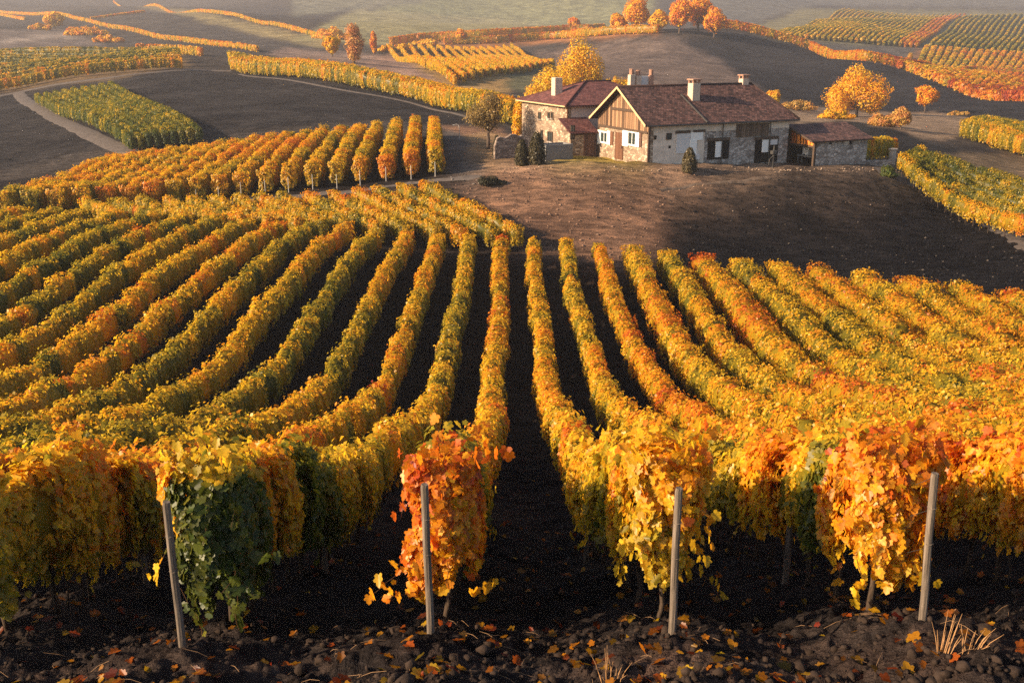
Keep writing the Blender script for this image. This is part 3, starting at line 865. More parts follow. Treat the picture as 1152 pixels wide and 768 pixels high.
# long thick band of rows crossing behind the dark field
def band():
    rows = []
    for (o, s) in ((0, 262), (3.2, 258), (6.4, 254), (9.6, 250), (12.8, 246)):
        pts = []
        for (px, py) in ((s, 80), (320, 87), (400, 99), (470, 113), (540, 131), (575, 142)):
            x, y, _ = at(px, py); pts.append((x, y + o))
        rows.append(pts)
    for i, pts in enumerate(rows):
        tf = lambda s, X, Y, rng, h: .5 + .3 * (big_t(X, Y, 20, 53) - .5) - .28 * np.clip(.5 - h, 0, 1)
        vine_row(pts, f'{ordinal(i + 1)} row of the long golden vine band crossing behind the dark field', 'rows of the long golden vine band', vine_row_soup(pts, .4, 3.8, .85, tf, 530 + i, 55, .42, vine=1.3))
band()
for i, (pts, lab, hgt) in enumerate([
    ([(155, 59), (200, 61), (252, 66)], 'short bright hedge like vine row above the dark field, beside the road end', 3.2),
    ([(128, 3), (180, 9), (232, 18), (300, 33), (372, 48)], 'long sunlit vine row edging the topmost olive slope at the left', 2.6),
    ([(-20, 6), (52, 21), (110, 31), (180, 41), (240, 50), (290, 59)], 'long sunlit vine row running down across the far grey slope', 2.6),
    ([(-20, 15), (0, 18), (38, 25)], 'short sunlit vine row at the far left edge above the pale tracks', 2.4),
    ([(816, 42), (850, 45), (900, 54), (955, 66), (1010, 80), (1080, 97), (1160, 117)], 'long orange vine row along the crest of the black field behind the farmhouse', 4.2),
    ([(470, 49), (540, 46), (610, 41), (690, 37), (740, 36)], 'lowest orange vine row along the ridge left of the orange trees', 5),
    ([(500, 51), (560, 49), (630, 44), (700, 39), (745, 38)], 'middle orange vine row along the ridge left of the orange trees', 4),
    ([(440, 52), (480, 46), (560, 42), (640, 37), (700, 35)], 'uppermost orange vine row along the ridge left of the orange trees', 4.5),
    ([(1012, 78), (1022, 68), (1036, 57)], 'faint rim of vines climbing the left edge of the orange far plot', 3.0),
    ([(102, 22), (125, 19), (165, 14), (200, 11)], 'faint thin vine row across the hazy slope at the upper left', 1.6)]):
    xs = np.arange(pts[0][0], pts[-1][0], 12.0)
    def crest(px, lo, hi):
        Yc = np.linspace(lo, hi, 260); X = (px - CX) / F * Yc * CP
        for _ in range(3):
            Z = height(X, Yc); X = (px - CX) / F * (Yc * CP - Z * SP)
        py = project(X, Yc, height(X, Yc))[1]; j = int(np.argmin(py + .03 * np.abs(Yc - 380)))
        return float(X[j]), float(Yc[j])
    P = [at(px, float(np.interp(px, [p[0] for p in pts], [p[1] for p in pts])))[:2] for px in xs]
    med = [P[0]]
    for p in P[1:]:
        if abs(p[1] / med[-1][1] - 1) < .12: med.append(p)
    P = med if len(med) > 2 else P
    if i in (1, 2):
        a_, b_ = np.array(at(*pts[0])[:2]), np.array(at(*pts[-1])[:2]); P = [tuple(a_ + (b_ - a_) * q / 30) for q in range(31)]
    if i == 4:
        C_ = np.array([crest(px, 250, 520) for px in xs]); kk = np.ones(5) / 5
        C_[:, 1] = np.convolve(np.pad(C_[:, 1], 2, mode='edge'), kk, 'valid'); C_[:, 0] = np.convolve(np.pad(C_[:, 0], 2, mode='reflect', reflect_type='odd'), kk, 'valid')
        P = [tuple(c) for c in C_]
    tf = lambda s, X, Y, rng, h, i=i: (.62 if i in (0, 1, 2, 3, 9) else .7) + .25 * (big_t(X, Y, 30, 54) - .5)
    vine_row(P, lab, 'sunlit vine rows on the far slopes', vine_row_soup(P, .2, hgt, .9 if i < 4 else 1.3, tf, 560 + i, 16 if i not in (0, 4) else 30, .7, vine=2.2))
# striped golden field beyond the left house
rows_between(lerp_rows((438, 58), (575, 54), (512, 97), (622, 76), 15), lambda i: f'{ordinal(i + 1)} golden vine row from the left in the striped field behind the tiled house', 'golden vine rows of the striped field', .3, 2.6, .62, lambda i: .54, 40, .45, 55, tamp=.2, vine=1.6)
# far hill to the right: thin diagonal rows
rows_between(lerp_rows((868, 42), (1030, 54), (950, 12), (1085, 18), 27), lambda i: f'{ordinal(i + 1)} thin pale vine row from the left on the far striped hill', 'thin vine rows of the far striped hill', .1, 2.6, 1.0, lambda i: .38 + (.32 if i > 22 else .0), 7, 1.1, 56, tamp=.3, vine=4, namp=60)
rows_between(lerp_rows((1046, 54), (1250, 62), (1092, 19), (1300, 24), 30), lambda i: f'{ordinal(i + 1)} thin pale vine row right of the gap on the far striped hill', 'thin vine rows right of the gap on the far hill', .1, 2.6, 1.0, lambda i: .34, 7, 1.0, 57, tamp=.3, vine=4, namp=60)
rows_between(lerp_rows((1018, 79), (1180, 117), (1042, 57), (1260, 66), 26), lambda i: f'{ordinal(i + 1)} orange green vine row from the left on the rust coloured far plot', 'rows of the rust coloured far plot', .1, 3.0, 1.6, lambda i: .5 + .012 * i, 12, 1.0, 58, tamp=.4, vine=4, namp=50)
# right hand plots beside the farmhouse
rows_between(lerp_rows((1012, 199), (1030, 188), (1240, 300), (1290, 240), 6), lambda i: f'{ordinal(i + 1)} vine row up from the lane right of the stone shed', 'vine rows right of the stone shed', .9, 2.6, .7, lambda i: (.52, .34, .3, .27, .25, .27)[i], 220, .17, 59, tamp=.36, trunks=24, namp=12)
rows_between(lerp_rows((1082, 156), (1105, 148), (1260, 200), (1260, 168), 7), lambda i: f'{ordinal(i + 1)} yellow vine row of the plot at the right edge beyond the dark hump', 'yellow vine rows beyond the dark hump', .3, 3.2, .9, lambda i: (.55, .46, .38, .36, .36, .36, .36)[i], 130, .24, 61, tamp=.3, namp=14)
px_rows([((968, 183), (1002, 178))], lambda i: 'short bright yellow vine row glowing behind the shed gate', None, .3, 2.6, .7, .57, 90, .3, 62)

# ------------------------------------------------------------------ trees
def make_crown(blobs, n, ls, tb, ts, rng, fill=.35):
    """leaves on and inside uneven lobes (cx, cy, cz, rx, ry, rz)"""
    soup = Soup(); wts = np.array([b[3] * b[5] for b in blobs]); wts = wts / wts.sum()
    for b, wt in zip(blobs, wts):
        m = int(n * wt)
        d = rng.normal(0, 1, (m, 3)); d /= np.linalg.norm(d, axis=1, keepdims=True)
        th = np.arctan2(d[:, 1], d[:, 0])
        lum = 1 + .5 * (vnoise(th * 2.2 + b[0] * 3 + 50, d[:, 2] * 3 + b[2] * 2 + 50, 5) - .5) + .3 * (vnoise(th * 5 + 90, d[:, 2] * 6 + b[0] * 5 + 90, 6) - .5)
        r = np.where(rng.random(m) < fill, rng.uniform(.35, 1, m), 1 - np.abs(rng.normal(0, .07, m))) * lum
        P = np.array(b[:3]) + d * r[:, None] * np.array(b[3:])
        Nn = d + rng.normal(0, .5, (m, 3)) + np.array((0, 0, .3))
        V, C, Lp, nf = leaf_mesh_arrays(P, Nn, ls * rng.uniform(.6, 1.35, m), False, rng, roll=1.0)
        cl = vnoise(P[:, 0] / ls / 2.5 + 30, (P[:, 2] + P[:, 1]) / ls / 2.5 + 30, 9) - .5
        t = tb + ts * cl + rng.normal(0, .05, m)
        soup.add(V, C, Lp, np.repeat(ramp_col(t) * rng.uniform(.75, 1.2, m)[:, None], nf, 0))
    return soup

def tree(name, cat, label, px, py, hpx, wpx, tb, group=None, shape='round', n=2600, trunk=.22, ts=.25, dmin=8, seed=0, grey=None, fill=.35):
    x, y, z = at(px, py, dmin)
    zc = y * CP - z * SP
    H = hpx * zc / F / CP; Wd = wpx * zc / F
    rng = np.random.default_rng(900 + seed); rr = random.Random(seed)
    root = empty(name, (x, y, z)); tag(root, label, cat, group)
    th = H * trunk
    bm = bmesh.new()
    r0 = max(.06, H * .03)
    if shape == 'cone': th = .05 * H
    top = (rr.uniform(-.03, .03) * H, 0, H * .62)
    tube(bm, [(0, 0, -.4), (0.01 * H, 0, th * .6), (0, .01 * H, th * 1.3), top], [r0 * 1.25, r0, r0 * .8, r0 * .3], 7)
    for i in range(7):
        a = i * 2.4 + rr.random(); l = Wd * rr.uniform(.25, .42); z0 = th * rr.uniform(.9, 1.5)
        tube(bm, [(0, 0, z0), (math.cos(a) * l * .5, math.sin(a) * l * .5, z0 + H * .16), (math.cos(a) * l, math.sin(a) * l, z0 + H * rr.uniform(.25, .45))], [r0 * .5, r0 * .34, r0 * .12], 5)
    bm_obj('trunk', bm, M['treebark'], root, True)
    blobs = []
    R = Wd / 2
    if shape == 'round':
        c = (th + H) / 2
        blobs.append((0, 0, c, R * .72, R * .72, (H - th) * .43))
        for i in range(9):
            a = i * 2.4 + rr.random(); e = rr.uniform(-.6, .95); k = math.sqrt(1 - e * e) * rr.uniform(.8, 1.25)
            blobs.append((math.cos(a) * R * .52 * k, math.sin(a) * R * .52 * k, c + e * (H - th) * .34, R * rr.uniform(.36, .52), R * rr.uniform(.36, .52), (H - th) * rr.uniform(.16, .26)))
    elif shape == 'wide':
        for (u, h, s) in ((-.55, .3, .42), (-.2, .5, .55), (.2, .6, .6), (.55, .42, .44), (0, .76, .42), (.3, .3, .5), (-.35, .22, .45), (.62, .22, .34), (-.72, .18, .26)):
            blobs.append((u * R, rr.uniform(-.4, .4) * R, th + (H - th) * h, R * s, R * s, (H - th) * .3))
    elif shape == 'tall':
        for h in (.15, .35, .55, .75, .9):
            s = 1 - 1.1 * abs(h - .5) ** 1.4
            blobs.append((rr.uniform(-.2, .2) * R, rr.uniform(-.2, .2) * R, th + (H - th) * h, R * s, R * s, (H - th) * .22))
    elif shape == 'cone':
        for h in np.linspace(.06, .93, 18):
            s = .98 * (1 - ((h - .18) / .86) ** 2) ** .75 if h > .18 else .9
            blobs.append((0, 0, H * h, R * s, R * s, H * .085))
    elif shape == 'low':
        k = max(5, int(Wd / H * 4.5))
        for i in range(k):
            u = -1 + 2 * (i + rr.random()) / k; hh = H * rr.uniform(.3, 1.0) * (1 - .45 * abs(u) ** 3)
            q = rr.uniform(.22, .5) * H
            blobs.append((u * R * .92, rr.uniform(-.35, .35) * H, hh * .5, q * 1.25, q, hh * .52))
    ls = max(.12, 1.5 * zc / F); n = int(n * 2.4)
    if shape == 'cone': ls = .15
    sp = make_crown(blobs, n, ls, tb, ts, rng, fill)
    if grey is not None:
        for i in range(len(sp.K)): sp.K[i] = sp.K[i] * (1 - grey[3]) + np.array(grey[:3]) * grey[3] * np.random.default_rng(i).uniform(.7, 1.3, (len(sp.K[i]), 1))
    link_mesh('crown', sp.mesh('crown', M['treeleaf']), None, root)
    return root

G1 = 'orange trees on the ridge behind the farmhouse'
tree('autumn_tree', 'tree', 'broad golden tree standing just behind the red tiled house', 650, 112, 62, 58, .57, None, 'wide', 5200, .1, seed=1)
tree('autumn_tree', 'tree', 'low golden tree crown peeking left of the red roof, beside the broad golden tree', 618, 122, 42, 56, .56, None, 'wide', 3600, .1, seed=2)
tree('autumn_tree', 'tree', 'large domed orange tree on the slope behind the stone shed', 963, 132, 52, 70, .63, None, 'wide', 6000, .12, seed=3)
tree('autumn_tree', 'tree', 'small round rust tree alone on the pale terrace right of the domed tree', 1040, 127, 28, 28, .72, None, 'round', 2600, .26, seed=4)
tree('bare_tree', 'tree', 'brown nearly bare tree by the dry stone wall left of the house', 549, 168, 60, 50, .42, None, 'round', 3200, .28, seed=5, grey=(.17, .11, .065, .75), fill=.8)
tree('autumn_shrub', 'shrub', 'bright yellow upright shrub between bare tree and stone house', 583, 160, 42, 14, .58, None, 'tall', 1500, .05, seed=6)
tree('autumn_shrub', 'shrub', 'low yellow bush behind the ridge, left of the stone chimney pots', 694, 104, 17, 44, .55, None, 'low', 1600, .05, seed=7)
for i, (px, py, h, w, t, lab, sh) in enumerate([
    (694, 38, 20, 20, .66, 'small dusky tree at the left end of the ridge trees', 'round'),
    (716, 37, 39, 36, .68, 'tallest pale orange tree in the left half of the ridge trees', 'round'),
    (741, 37, 24, 24, .6, 'short fawn tree in the middle of the ridge trees', 'round'),
    (764, 38, 35, 30, .74, 'upright orange tree just right of the short fawn ridge tree', 'round'),
    (785, 37, 37, 32, .74, 'tall orange tree between two others near the right end of the ridge', 'round'),
    (803, 43, 32, 30, .74, 'bright orange round tree at the right end of the ridge trees', 'round'),
    (646, 36, 14, 16, .72, 'small lone orange tree on the ridge far left of the tall trees', 'round')]):
    tree('ridge_tree', 'tree', lab, px, py, h, w, t, G1, sh, 2600, .16, seed=20 + i)
for i, (px, py, h, w, t, lab, sh) in enumerate([
    (519, 50, 16, 15, .7, 'small round orange tree above the striped golden field', 'round'),
    (478, 52, 15, 20, .6, 'small yellow bushy tree at the top of the striped golden field', 'low'),
    (398, 71, 37, 21, .7, 'tall pinkish orange tree in the hollow left of the striped field', 'tall'),
    (374, 64, 21, 20, .6, 'round golden tree in the hollow, beside the tall pinkish one', 'round'),
    (421, 61, 21, 7, .78, 'slim reddish poplar right of the tall pinkish tree', 'tall'),
    (374, 44, 13, 36, .64, 'long low orange thicket above the round golden tree', 'low'),
    (446, 58, 9, 40, .62, 'long low golden thicket right of the slim poplar', 'low'),
    (62, 33, 18, 24, .6, 'round golden tree on the far slope at the upper left', 'round'),
    (45, 34, 8, 24, .64, 'low golden bush left of the round tree on the far slope', 'low'),
    (95, 40, 10, 46, .65, 'upper patch of orange bushes below the long sunlit row', 'low'),
    (122, 48, 9, 34, .66, 'lower patch of orange bushes below the long sunlit row', 'low'),
    (870, 118, 15, 18, .62, 'small orange bush peeking over the right end of the long roof', 'round'),
    (895, 124, 12, 40, .55, 'low fawn hedge between the long roof and the domed tree', 'low'),
    (940, 134, 12, 36, .6, 'low golden scrub at the foot of the domed orange tree', 'low'),
    (1013, 146, 24, 24, .66, 'pinkish bush, the taller one right of the domed tree', 'round'),
    (993, 142, 17, 26, .66, 'pinkish bush, the lower one right of the domed tree', 'low'),
    (1078, 130, 5, 24, .6, 'thin strip of fawn scrub right of the small rust tree', 'low')]):
    pale = (.34, .2, .13, .5) if i in (2, 12, 14, 15, 16) else None
    tree('autumn_tree' if sh in ('round', 'tall') else 'thicket', 'tree' if sh in ('round', 'tall') else 'bush', lab, px, py, h, w, t, 'scattered autumn trees on the far slopes', sh, 1800, .12, seed=40 + i, grey=pale)
dk = (.055, .04, .026, .85)
GC = 'clipped cone shrubs around the farmhouse'
tree('cone_shrub', 'shrub', 'slim dark clipped shrub in front of the dry stone wall', 559, 178, 24, 10, .15, GC, 'cone', 1500, dmin=90, seed=60, grey=dk)
tree('cone_shrub', 'shrub', 'dark clipped cone shrub left of the tallest one by the grey trough', 587, 186, 27, 17, .15, GC, 'cone', 2200, dmin=90, seed=61, grey=dk)
tree('cone_shrub', 'shrub', 'tallest dark clipped shrub beside the grey concrete trough', 604, 186, 35, 21, .15, GC, 'cone', 2600, dmin=90, seed=62, grey=dk)
tree('cone_shrub', 'shrub', 'lone brownish clipped cone shrub in front of the white barn doors', 775, 194, 26, 17, .2, GC, 'cone', 2200, dmin=90, seed=63, grey=(.075, .05, .035, .8))
tree('garden_shrub', 'shrub', 'reddish shrub in the corner beside the brown gate', 664, 177, 17, 13, .8, None, 'round', 900, .1, dmin=104, seed=64, grey=(.2, .09, .06, .6))
tree('garden_shrub', 'shrub', 'low green shrub at the foot of the grey stone front', 838, 184, 8, 22, .12, None, 'low', 900, .1, dmin=100, seed=65)
tree('garden_shrub', 'shrub', 'dark green scrub on the bank right of the stone shed', 1000, 199, 12, 14, .08, None, 'low', 600, .1, dmin=95, seed=66)
tree('garden_shrub', 'shrub', 'dark low bush on the knoll crest left of the cone shrubs', 553, 208, 13, 24, .1, None, 'low', 1200, .1, dmin=90, seed=67, grey=(.04, .03, .025, .8))

# ------------------------------------------------------------------ the farm
RZ = math.radians(25); CU, SU = math.cos(RZ), math.sin(RZ)
def roof_obj(name, faces, mat, parent, th=.16):
    """tiled roof from quads/tris given eave edge first; uv runs in metres"""
    bm = bmesh.new(); uvl = bm.loops.layers.uv.new('UVMap')
    for f in faces:
        P = [Vector(p) for p in f]
        e = (P[1] - P[0]).normalized(); nn = (P[1] - P[0]).cross(P[2] - P[0]).normalized(); s = nn.cross(e)
        if nn.z < 0: nn = -nn
        vs = [bm.verts.new(p) for p in P]; fc = bm.faces.new(vs)
        for lp, p in zip(fc.loops, P): lp[uvl].uv = ((p - P[0]).dot(e), abs((p - P[0]).dot(s)))
        lo = [bm.verts.new(p - Vector((0, 0, th))) for p in P]
        b = bm.faces.new(lo[::-1])
        for i in range(len(P)):
            j = (i + 1) % len(P)
            bm.faces.new((vs[i], lo[i], lo[j], vs[j]))
    return bm_obj(name, bm, mat, parent)

def prism_wall(name, outline, axis, a, b, mat, parent):
    """solid wall: outline of (along, z) points, thickness from a to b on the other axis"""
    bm = bmesh.new()
    f = (lambda p, t: (p[0], t, p[1])) if axis == 'x' else (lambda p, t: (t, p[0], p[1]))
    A = [bm.verts.new(f(p, a)) for p in outline]; B = [bm.verts.new(f(p, b)) for p in outline]
    bm.faces.new(A); bm.faces.new(B[::-1])
    for i in range(len(A)):
        j = (i + 1) % len(A); bm.faces.new((A[i], B[i], B[j], A[j]))
    return bm_obj(name, bm, mat, parent)

class Frame:
    def __init__(s, x, y, z): s.o = (x, y, z)
    def hit(s, px, py, plane, val):
        """local point on the plane u=val or v=val seen at a spot of the photograph"""
        t = (py - CY) / F; q = (px - CX) / F
        d = Vector((q, CP - t * SP, -(SP + t * CP)))
        nrm = Vector((CU, SU, 0)) if plane == 'u' else Vector((-SU, CU, 0))
        o = Vector(s.o)
        k = (nrm.dot(o) + val) / nrm.dot(d)
        p = d * k - o
        return (p.x * CU + p.y * SU, -p.x * SU + p.y * CU, p.z)

def rect_on(fr, plane, val, x0, y0, x1, y1):
    a = fr.hit(x0, y0, plane, val); b = fr.hit(x1, y1, plane, val)
    i = 1 if plane == 'u' else 0
    return min(a[i], b[i]), max(a[i], b[i]), min(a[2], b[2]), max(a[2], b[2])

def panel(name, fr, plane, val, rect, mat, parent, out=.05, inn=.05):
    lo, hi, z0, z1 = rect_on(fr, plane, val, *rect)
    b = (val - out, val + inn, lo, hi, z0, z1) if plane == 'u' else (lo, hi, val - out, val + inn, z0, z1)
    return boxobj(name, b, mat, parent)

def window(fr, plane, val, rect, parent, frame='white', fw=.12, bars=True):
    lo, hi, z0, z1 = rect_on(fr, plane, val, *rect)
    bm = bmesh.new()
    def bb(l, h, a, b, o=.1, n=.02):
        if plane == 'u': box(bm, val - o, val + n, l, h, a, b)
        else: box(bm, l, h, val - o, val + n, a, b)
    bb(lo, lo + fw, z0, z1); bb(hi - fw, hi, z0, z1); bb(lo + fw, hi - fw, z1 - fw, z1); bb(lo + fw, hi - fw, z0, z0 + fw)
    if bars: bb((lo + hi) / 2 - .04, (lo + hi) / 2 + .04, z0 + fw, z1 - fw, .07)
    w = bm_obj('window', bm, M[frame], parent)
    b = (val - .03, val + .01, lo + fw, hi - fw, z0 + fw, z1 - fw) if plane == 'u' else (lo + fw, hi - fw, val - .03, val + .01, z0 + fw, z1 - fw)
    boxobj('pane', b, M['glass'], w)
    return w

def chimney(parent, u, v, z0, z1, a=.45, mat='chimney', cap=True):
    bm = bmesh.new(); box(bm, u - a, u + a, v - a, v + a, z0, z1, .03)
    c = bm_obj('chimney', bm, M[mat], parent)
    if cap:
        bm = bmesh.new()
        for (sx, sy) in ((-1, -1), (1, -1), (-1, 1), (1, 1)): box(bm, u + sx * a * .75 - .09, u + sx * a * .75 + .09, v + sy * a * .75 - .09, v + sy * a * .75 + .09, z1, z1 + .32)
        box(bm, u - a - .1, u + a + .1, v - a - .1, v + a + .1, z1 + .32, z1 + .46, .02)
        bm_obj('chimney_cap', bm, M['pot'], c)
    return c

def main_house():
    fr = Frame(14.4, 106.0, -12.88 - .05)
    R = empty('farmhouse', fr.o, RZ)
    tag(R, 'long low stone farmhouse with brown tiled roof and timber boarded gable', 'house')
    Lh, Wh, zw = 18.4, 10.7, 4.33
    m = .61; zr = zw + m * Wh / 2; B = -1.4
    prism_wall('gable_wall', [(0, B), (Wh, B), (Wh, zw - .1), (Wh / 2, zr - .12), (0, zw - .1)], 'y', 0, .5, M['stone'], R)
    # front: plaster bay then rubble stone
    boxobj('front_wall', (.5, 7.0, 0, .5, B, zw - .12), M['plaster'], R)
    boxobj('front_wall', (7.0, Lh, .02, .5, B, 3.0), M['stonegrey'], R)
    boxobj('upper_wall', (7.0, Lh, 0, .5, 3.0, zw - .12), M['plaster'], R)
    boxobj('rear_wall', (.5, Lh, Wh - .5, Wh, B, zw - .12), M['stonegrey'], R)
    boxobj('end_wall', (Lh - .5, Lh, .5, Wh - .5, B, zw - .12), M['stonegrey'], R)
    # roof: eaves 0.6 m beyond the walls, hipped at the far end
    ze = zw - m * .6; u0, u1, ur = -.9, Lh + .9, 16.9
    v0, v1, vm = -.6, Wh + .6, Wh / 2
    roof = roof_obj('roof', [
        [(u0, v0, ze), (u1, v0, ze), (ur, vm, zr), (u0, vm, zr)],
        [(u1, v1, ze), (u0, v1, ze), (u0, vm, zr), (ur, vm, zr)],
        [(u1, v0, ze), (u1, v1, ze), (ur, vm, zr)]], M['roof'], R)
    # ridge tiles and roof seam
    bm = bmesh.new(); tube(bm, [(u0, vm, zr + .02), (ur, vm, zr + .02)], .13, 8); tube(bm, [(ur, vm, zr + .02), (u1, v0, ze + .02)], .1, 6)
    bm_obj('ridge_tiles', bm, M['roof'], roof, True)
    a = fr.hit(766, 109, 'v', 3.8); b = fr.hit(796, 141, 'v', -.5)
    bm = bmesh.new(); za = ze + m * (3.8 + .6) + .06
    tube(bm, [(a[0], 3.8, za), (b[0] - .1, v0, ze + .06)], .09, 6)
    bm_obj('roof_flashing', bm, M['iron'], roof)
    # bargeboards on the gable
    for (va, vb) in ((v0, vm), (v1, vm)):
        bm = bmesh.new(); o = .06
        A = [(u0 - o, va, ze - .2), (u0 - o, va, ze + .06), (u0 - o, vb, zr + .06), (u0 - o, vb, zr - .2)]
        vs = [bm.verts.new(p) for p in A] + [bm.verts.new((p[0] + .055, p[1], p[2])) for p in A]
        bm.faces.new(vs[:4]); bm.faces.new(vs[7:3:-1])
        for i in range(4): bm.faces.new((vs[i], vs[4 + i], vs[4 + (i + 1) % 4], vs[(i + 1) % 4]))
        bm_obj('bargeboard', bm, M['fascia'], R)
    # timber gable cladding over the stone
    zb = 3.15
    prism_wall('gable_boards', [(.12, zb), (Wh - .12, zb), (Wh - .12, zw - .22), (Wh / 2, zr - .3), (.12, zw - .22)], 'y', -.12, -.003, M['boards'], R)
    boxobj('gable_beam', (-.26, -.125, 3.0, 7.6, 5.05, 5.3), M['timber'], R)
    boxobj('gable_beam', (-.2, -.125, .2, Wh - .2, zb - .12, zb + .1), M['timber'], R)
    for v in (.09, Wh - .09): boxobj('corner_post', (-.1, .12, v - .1, v + .1, B, zw - .2), M['timber'], R)
    # gable openings
    for rect, sh in (((707, 147, 716, 165), True), ((676, 147, 684, 162), True)):
        w = window(fr, 'u', 0, rect, R, 'white', .16)
    for rect in ((701.5, 146, 707, 165), (716, 148, 719.5, 166), (673.5, 146, 676, 162), (684, 147, 687, 163)):
        panel('shutter', fr, 'u', 0, rect, M['white'], R, .13, -.001)
    panel('shutter', fr, 'u', 0, (687.2, 148, 690, 163), M['door'], R, .1, -.001)
    panel('shutter', fr, 'u', 0, (719.7, 149, 722, 166), M['doorx'], R, .1, -.001)
    d = panel('door', fr, 'u', 0, (693, 148.5, 701, 180), M['door'], R, .09, -.001)
    lo, hi, z0, z1 = rect_on(fr, 'u', 0, 693, 148.5, 701, 180)
    boxobj('handle', (-.16, -.092, lo + .15, lo + .22, 1.0, 1.25), M['iron'], d)
    # front openings
    window(fr, 'v', 0, (749.5, 150, 755, 157), R, 'timber', .06, False)
    window(fr, 'v', 0, (735.5, 152.5, 738, 157), R, 'timber', .05, False)
    panel('vent_hole', fr, 'v', 0, (752, 164, 754.5, 167), M['dark'], R, .012, -.001)
    panel('barn_door', fr, 'v', 0, (761, 150, 775.5, 172), M['greypaint'], R, .1, -.002)
    panel('lintel', fr, 'v', 0, (760, 147.3, 776, 149.6), M['timber'], R, .16, -.002)
    panel('barn_door', fr, 'v', 0, (776, 149, 790, 157.5), M['white'], R, .1, -.002)
    panel('lintel', fr, 'v', 0, (780, 146.3, 793, 148.4), M['timber'], R, .14, -.002)
    panel('barn_door', fr, 'v', 0, (775.8, 158, 782.5, 173), M['white'], R, .14, -.002)
    panel('door_step', fr, 'v', 0, (776, 173.3, 785, 179), M['greypaint'], R, .3, -.002)
    panel('doorway', fr, 'v', 0, (796.5, 157.5, 819.5, 178.5), M['dark'], R, .012, -.002)
    panel('lintel', fr, 'v', 0, (795.5, 155.6, 820.5, 157.6), M['timber'], R, .16, -.002)
    panel('door', fr, 'v', 0, (805, 159.5, 811.5, 176.5), M['white'], R, .1, -.014)
    panel('wood_cladding', fr, 'v', 0, (828.5, 139.8, 864, 152.5), M['boardsx'], R, .08, -.002)
    panel('doorway', fr, 'v', 0, (850, 156, 874, 182), M['dark'], R, .012, -.002)
    panel('lintel', fr, 'v', 0, (849, 154.3, 875, 156.2), M['timber'], R, .16, -.002)
    panel('shutter', fr, 'v', 0, (857.5, 156.6, 864.5, 171), M['white'], R, .09, -.014)
    panel('shutter', fr, 'v', 0, (866.5, 156.4, 874, 162.5), M['greypaint'], R, .09, -.014)
    for px in (812.3, 865.3):
        lo, hi, z0, z1 = rect_on(fr, 'v', -.12, px - .6, 139.5, px + .6, 182)
        bm = bmesh.new(); tube(bm, [((lo + hi) / 2, -.16, -.6), ((lo + hi) / 2, -.16, ze - .1)], .06, 7); bm_obj('drainpipe', bm, M['iron'], R)
    bm = bmesh.new(); tube(bm, [(u0 + .2, v0 - .07, ze - .1), (u1, v0 - .07, ze - .12)], .075, 8); bm_obj('gutter', bm, M['iron'], R)
    # chimneys: two capped on the slope, a cluster of potted stacks behind the ridge
    a = fr.hit(781, 108, 'v', 3.2); chimney(roof, a[0], 3.3, zr - 2.2, zr + .3, .5)
    a = fr.hit(837.5, 97, 'v', vm); chimney(roof, a[0], vm + .2, zr - 1, zr + .55, .42)
    for (px, zt, mt) in ((710, 1.5, 'chimney'), (717.3, 1.35, 'chimney'), (732, 1.4, 'pot')):
        a = fr.hit(px, 97, 'v', 7.4)
        c = chimney(roof, a[0], 7.4, zr - 2, zr + zt - .35, .3 if mt == 'chimney' else .24, mt, False)
        bm = bmesh.new()
        for q in range(3):
            an = q * 2.1; tube(bm, [(a[0] + .13 * math.cos(an), 7.4 + .13 * math.sin(an), zr + zt - .36), (a[0] + .17 * math.cos(an), 7.4 + .17 * math.sin(an), zr + zt + .28)], [.13, .1], 7)
        bm_obj('chimney_pot', bm, M['pot'], c)
    a = fr.hit(720.5, 97, 'v', 7.6); b = fr.hit(731, 97, 'v', 7.6)
    boxobj('parapet', (a[0], b[0], 7.5, 7.9, zr - 2, zr + .95), M['greypaint'], roof)
main_house()

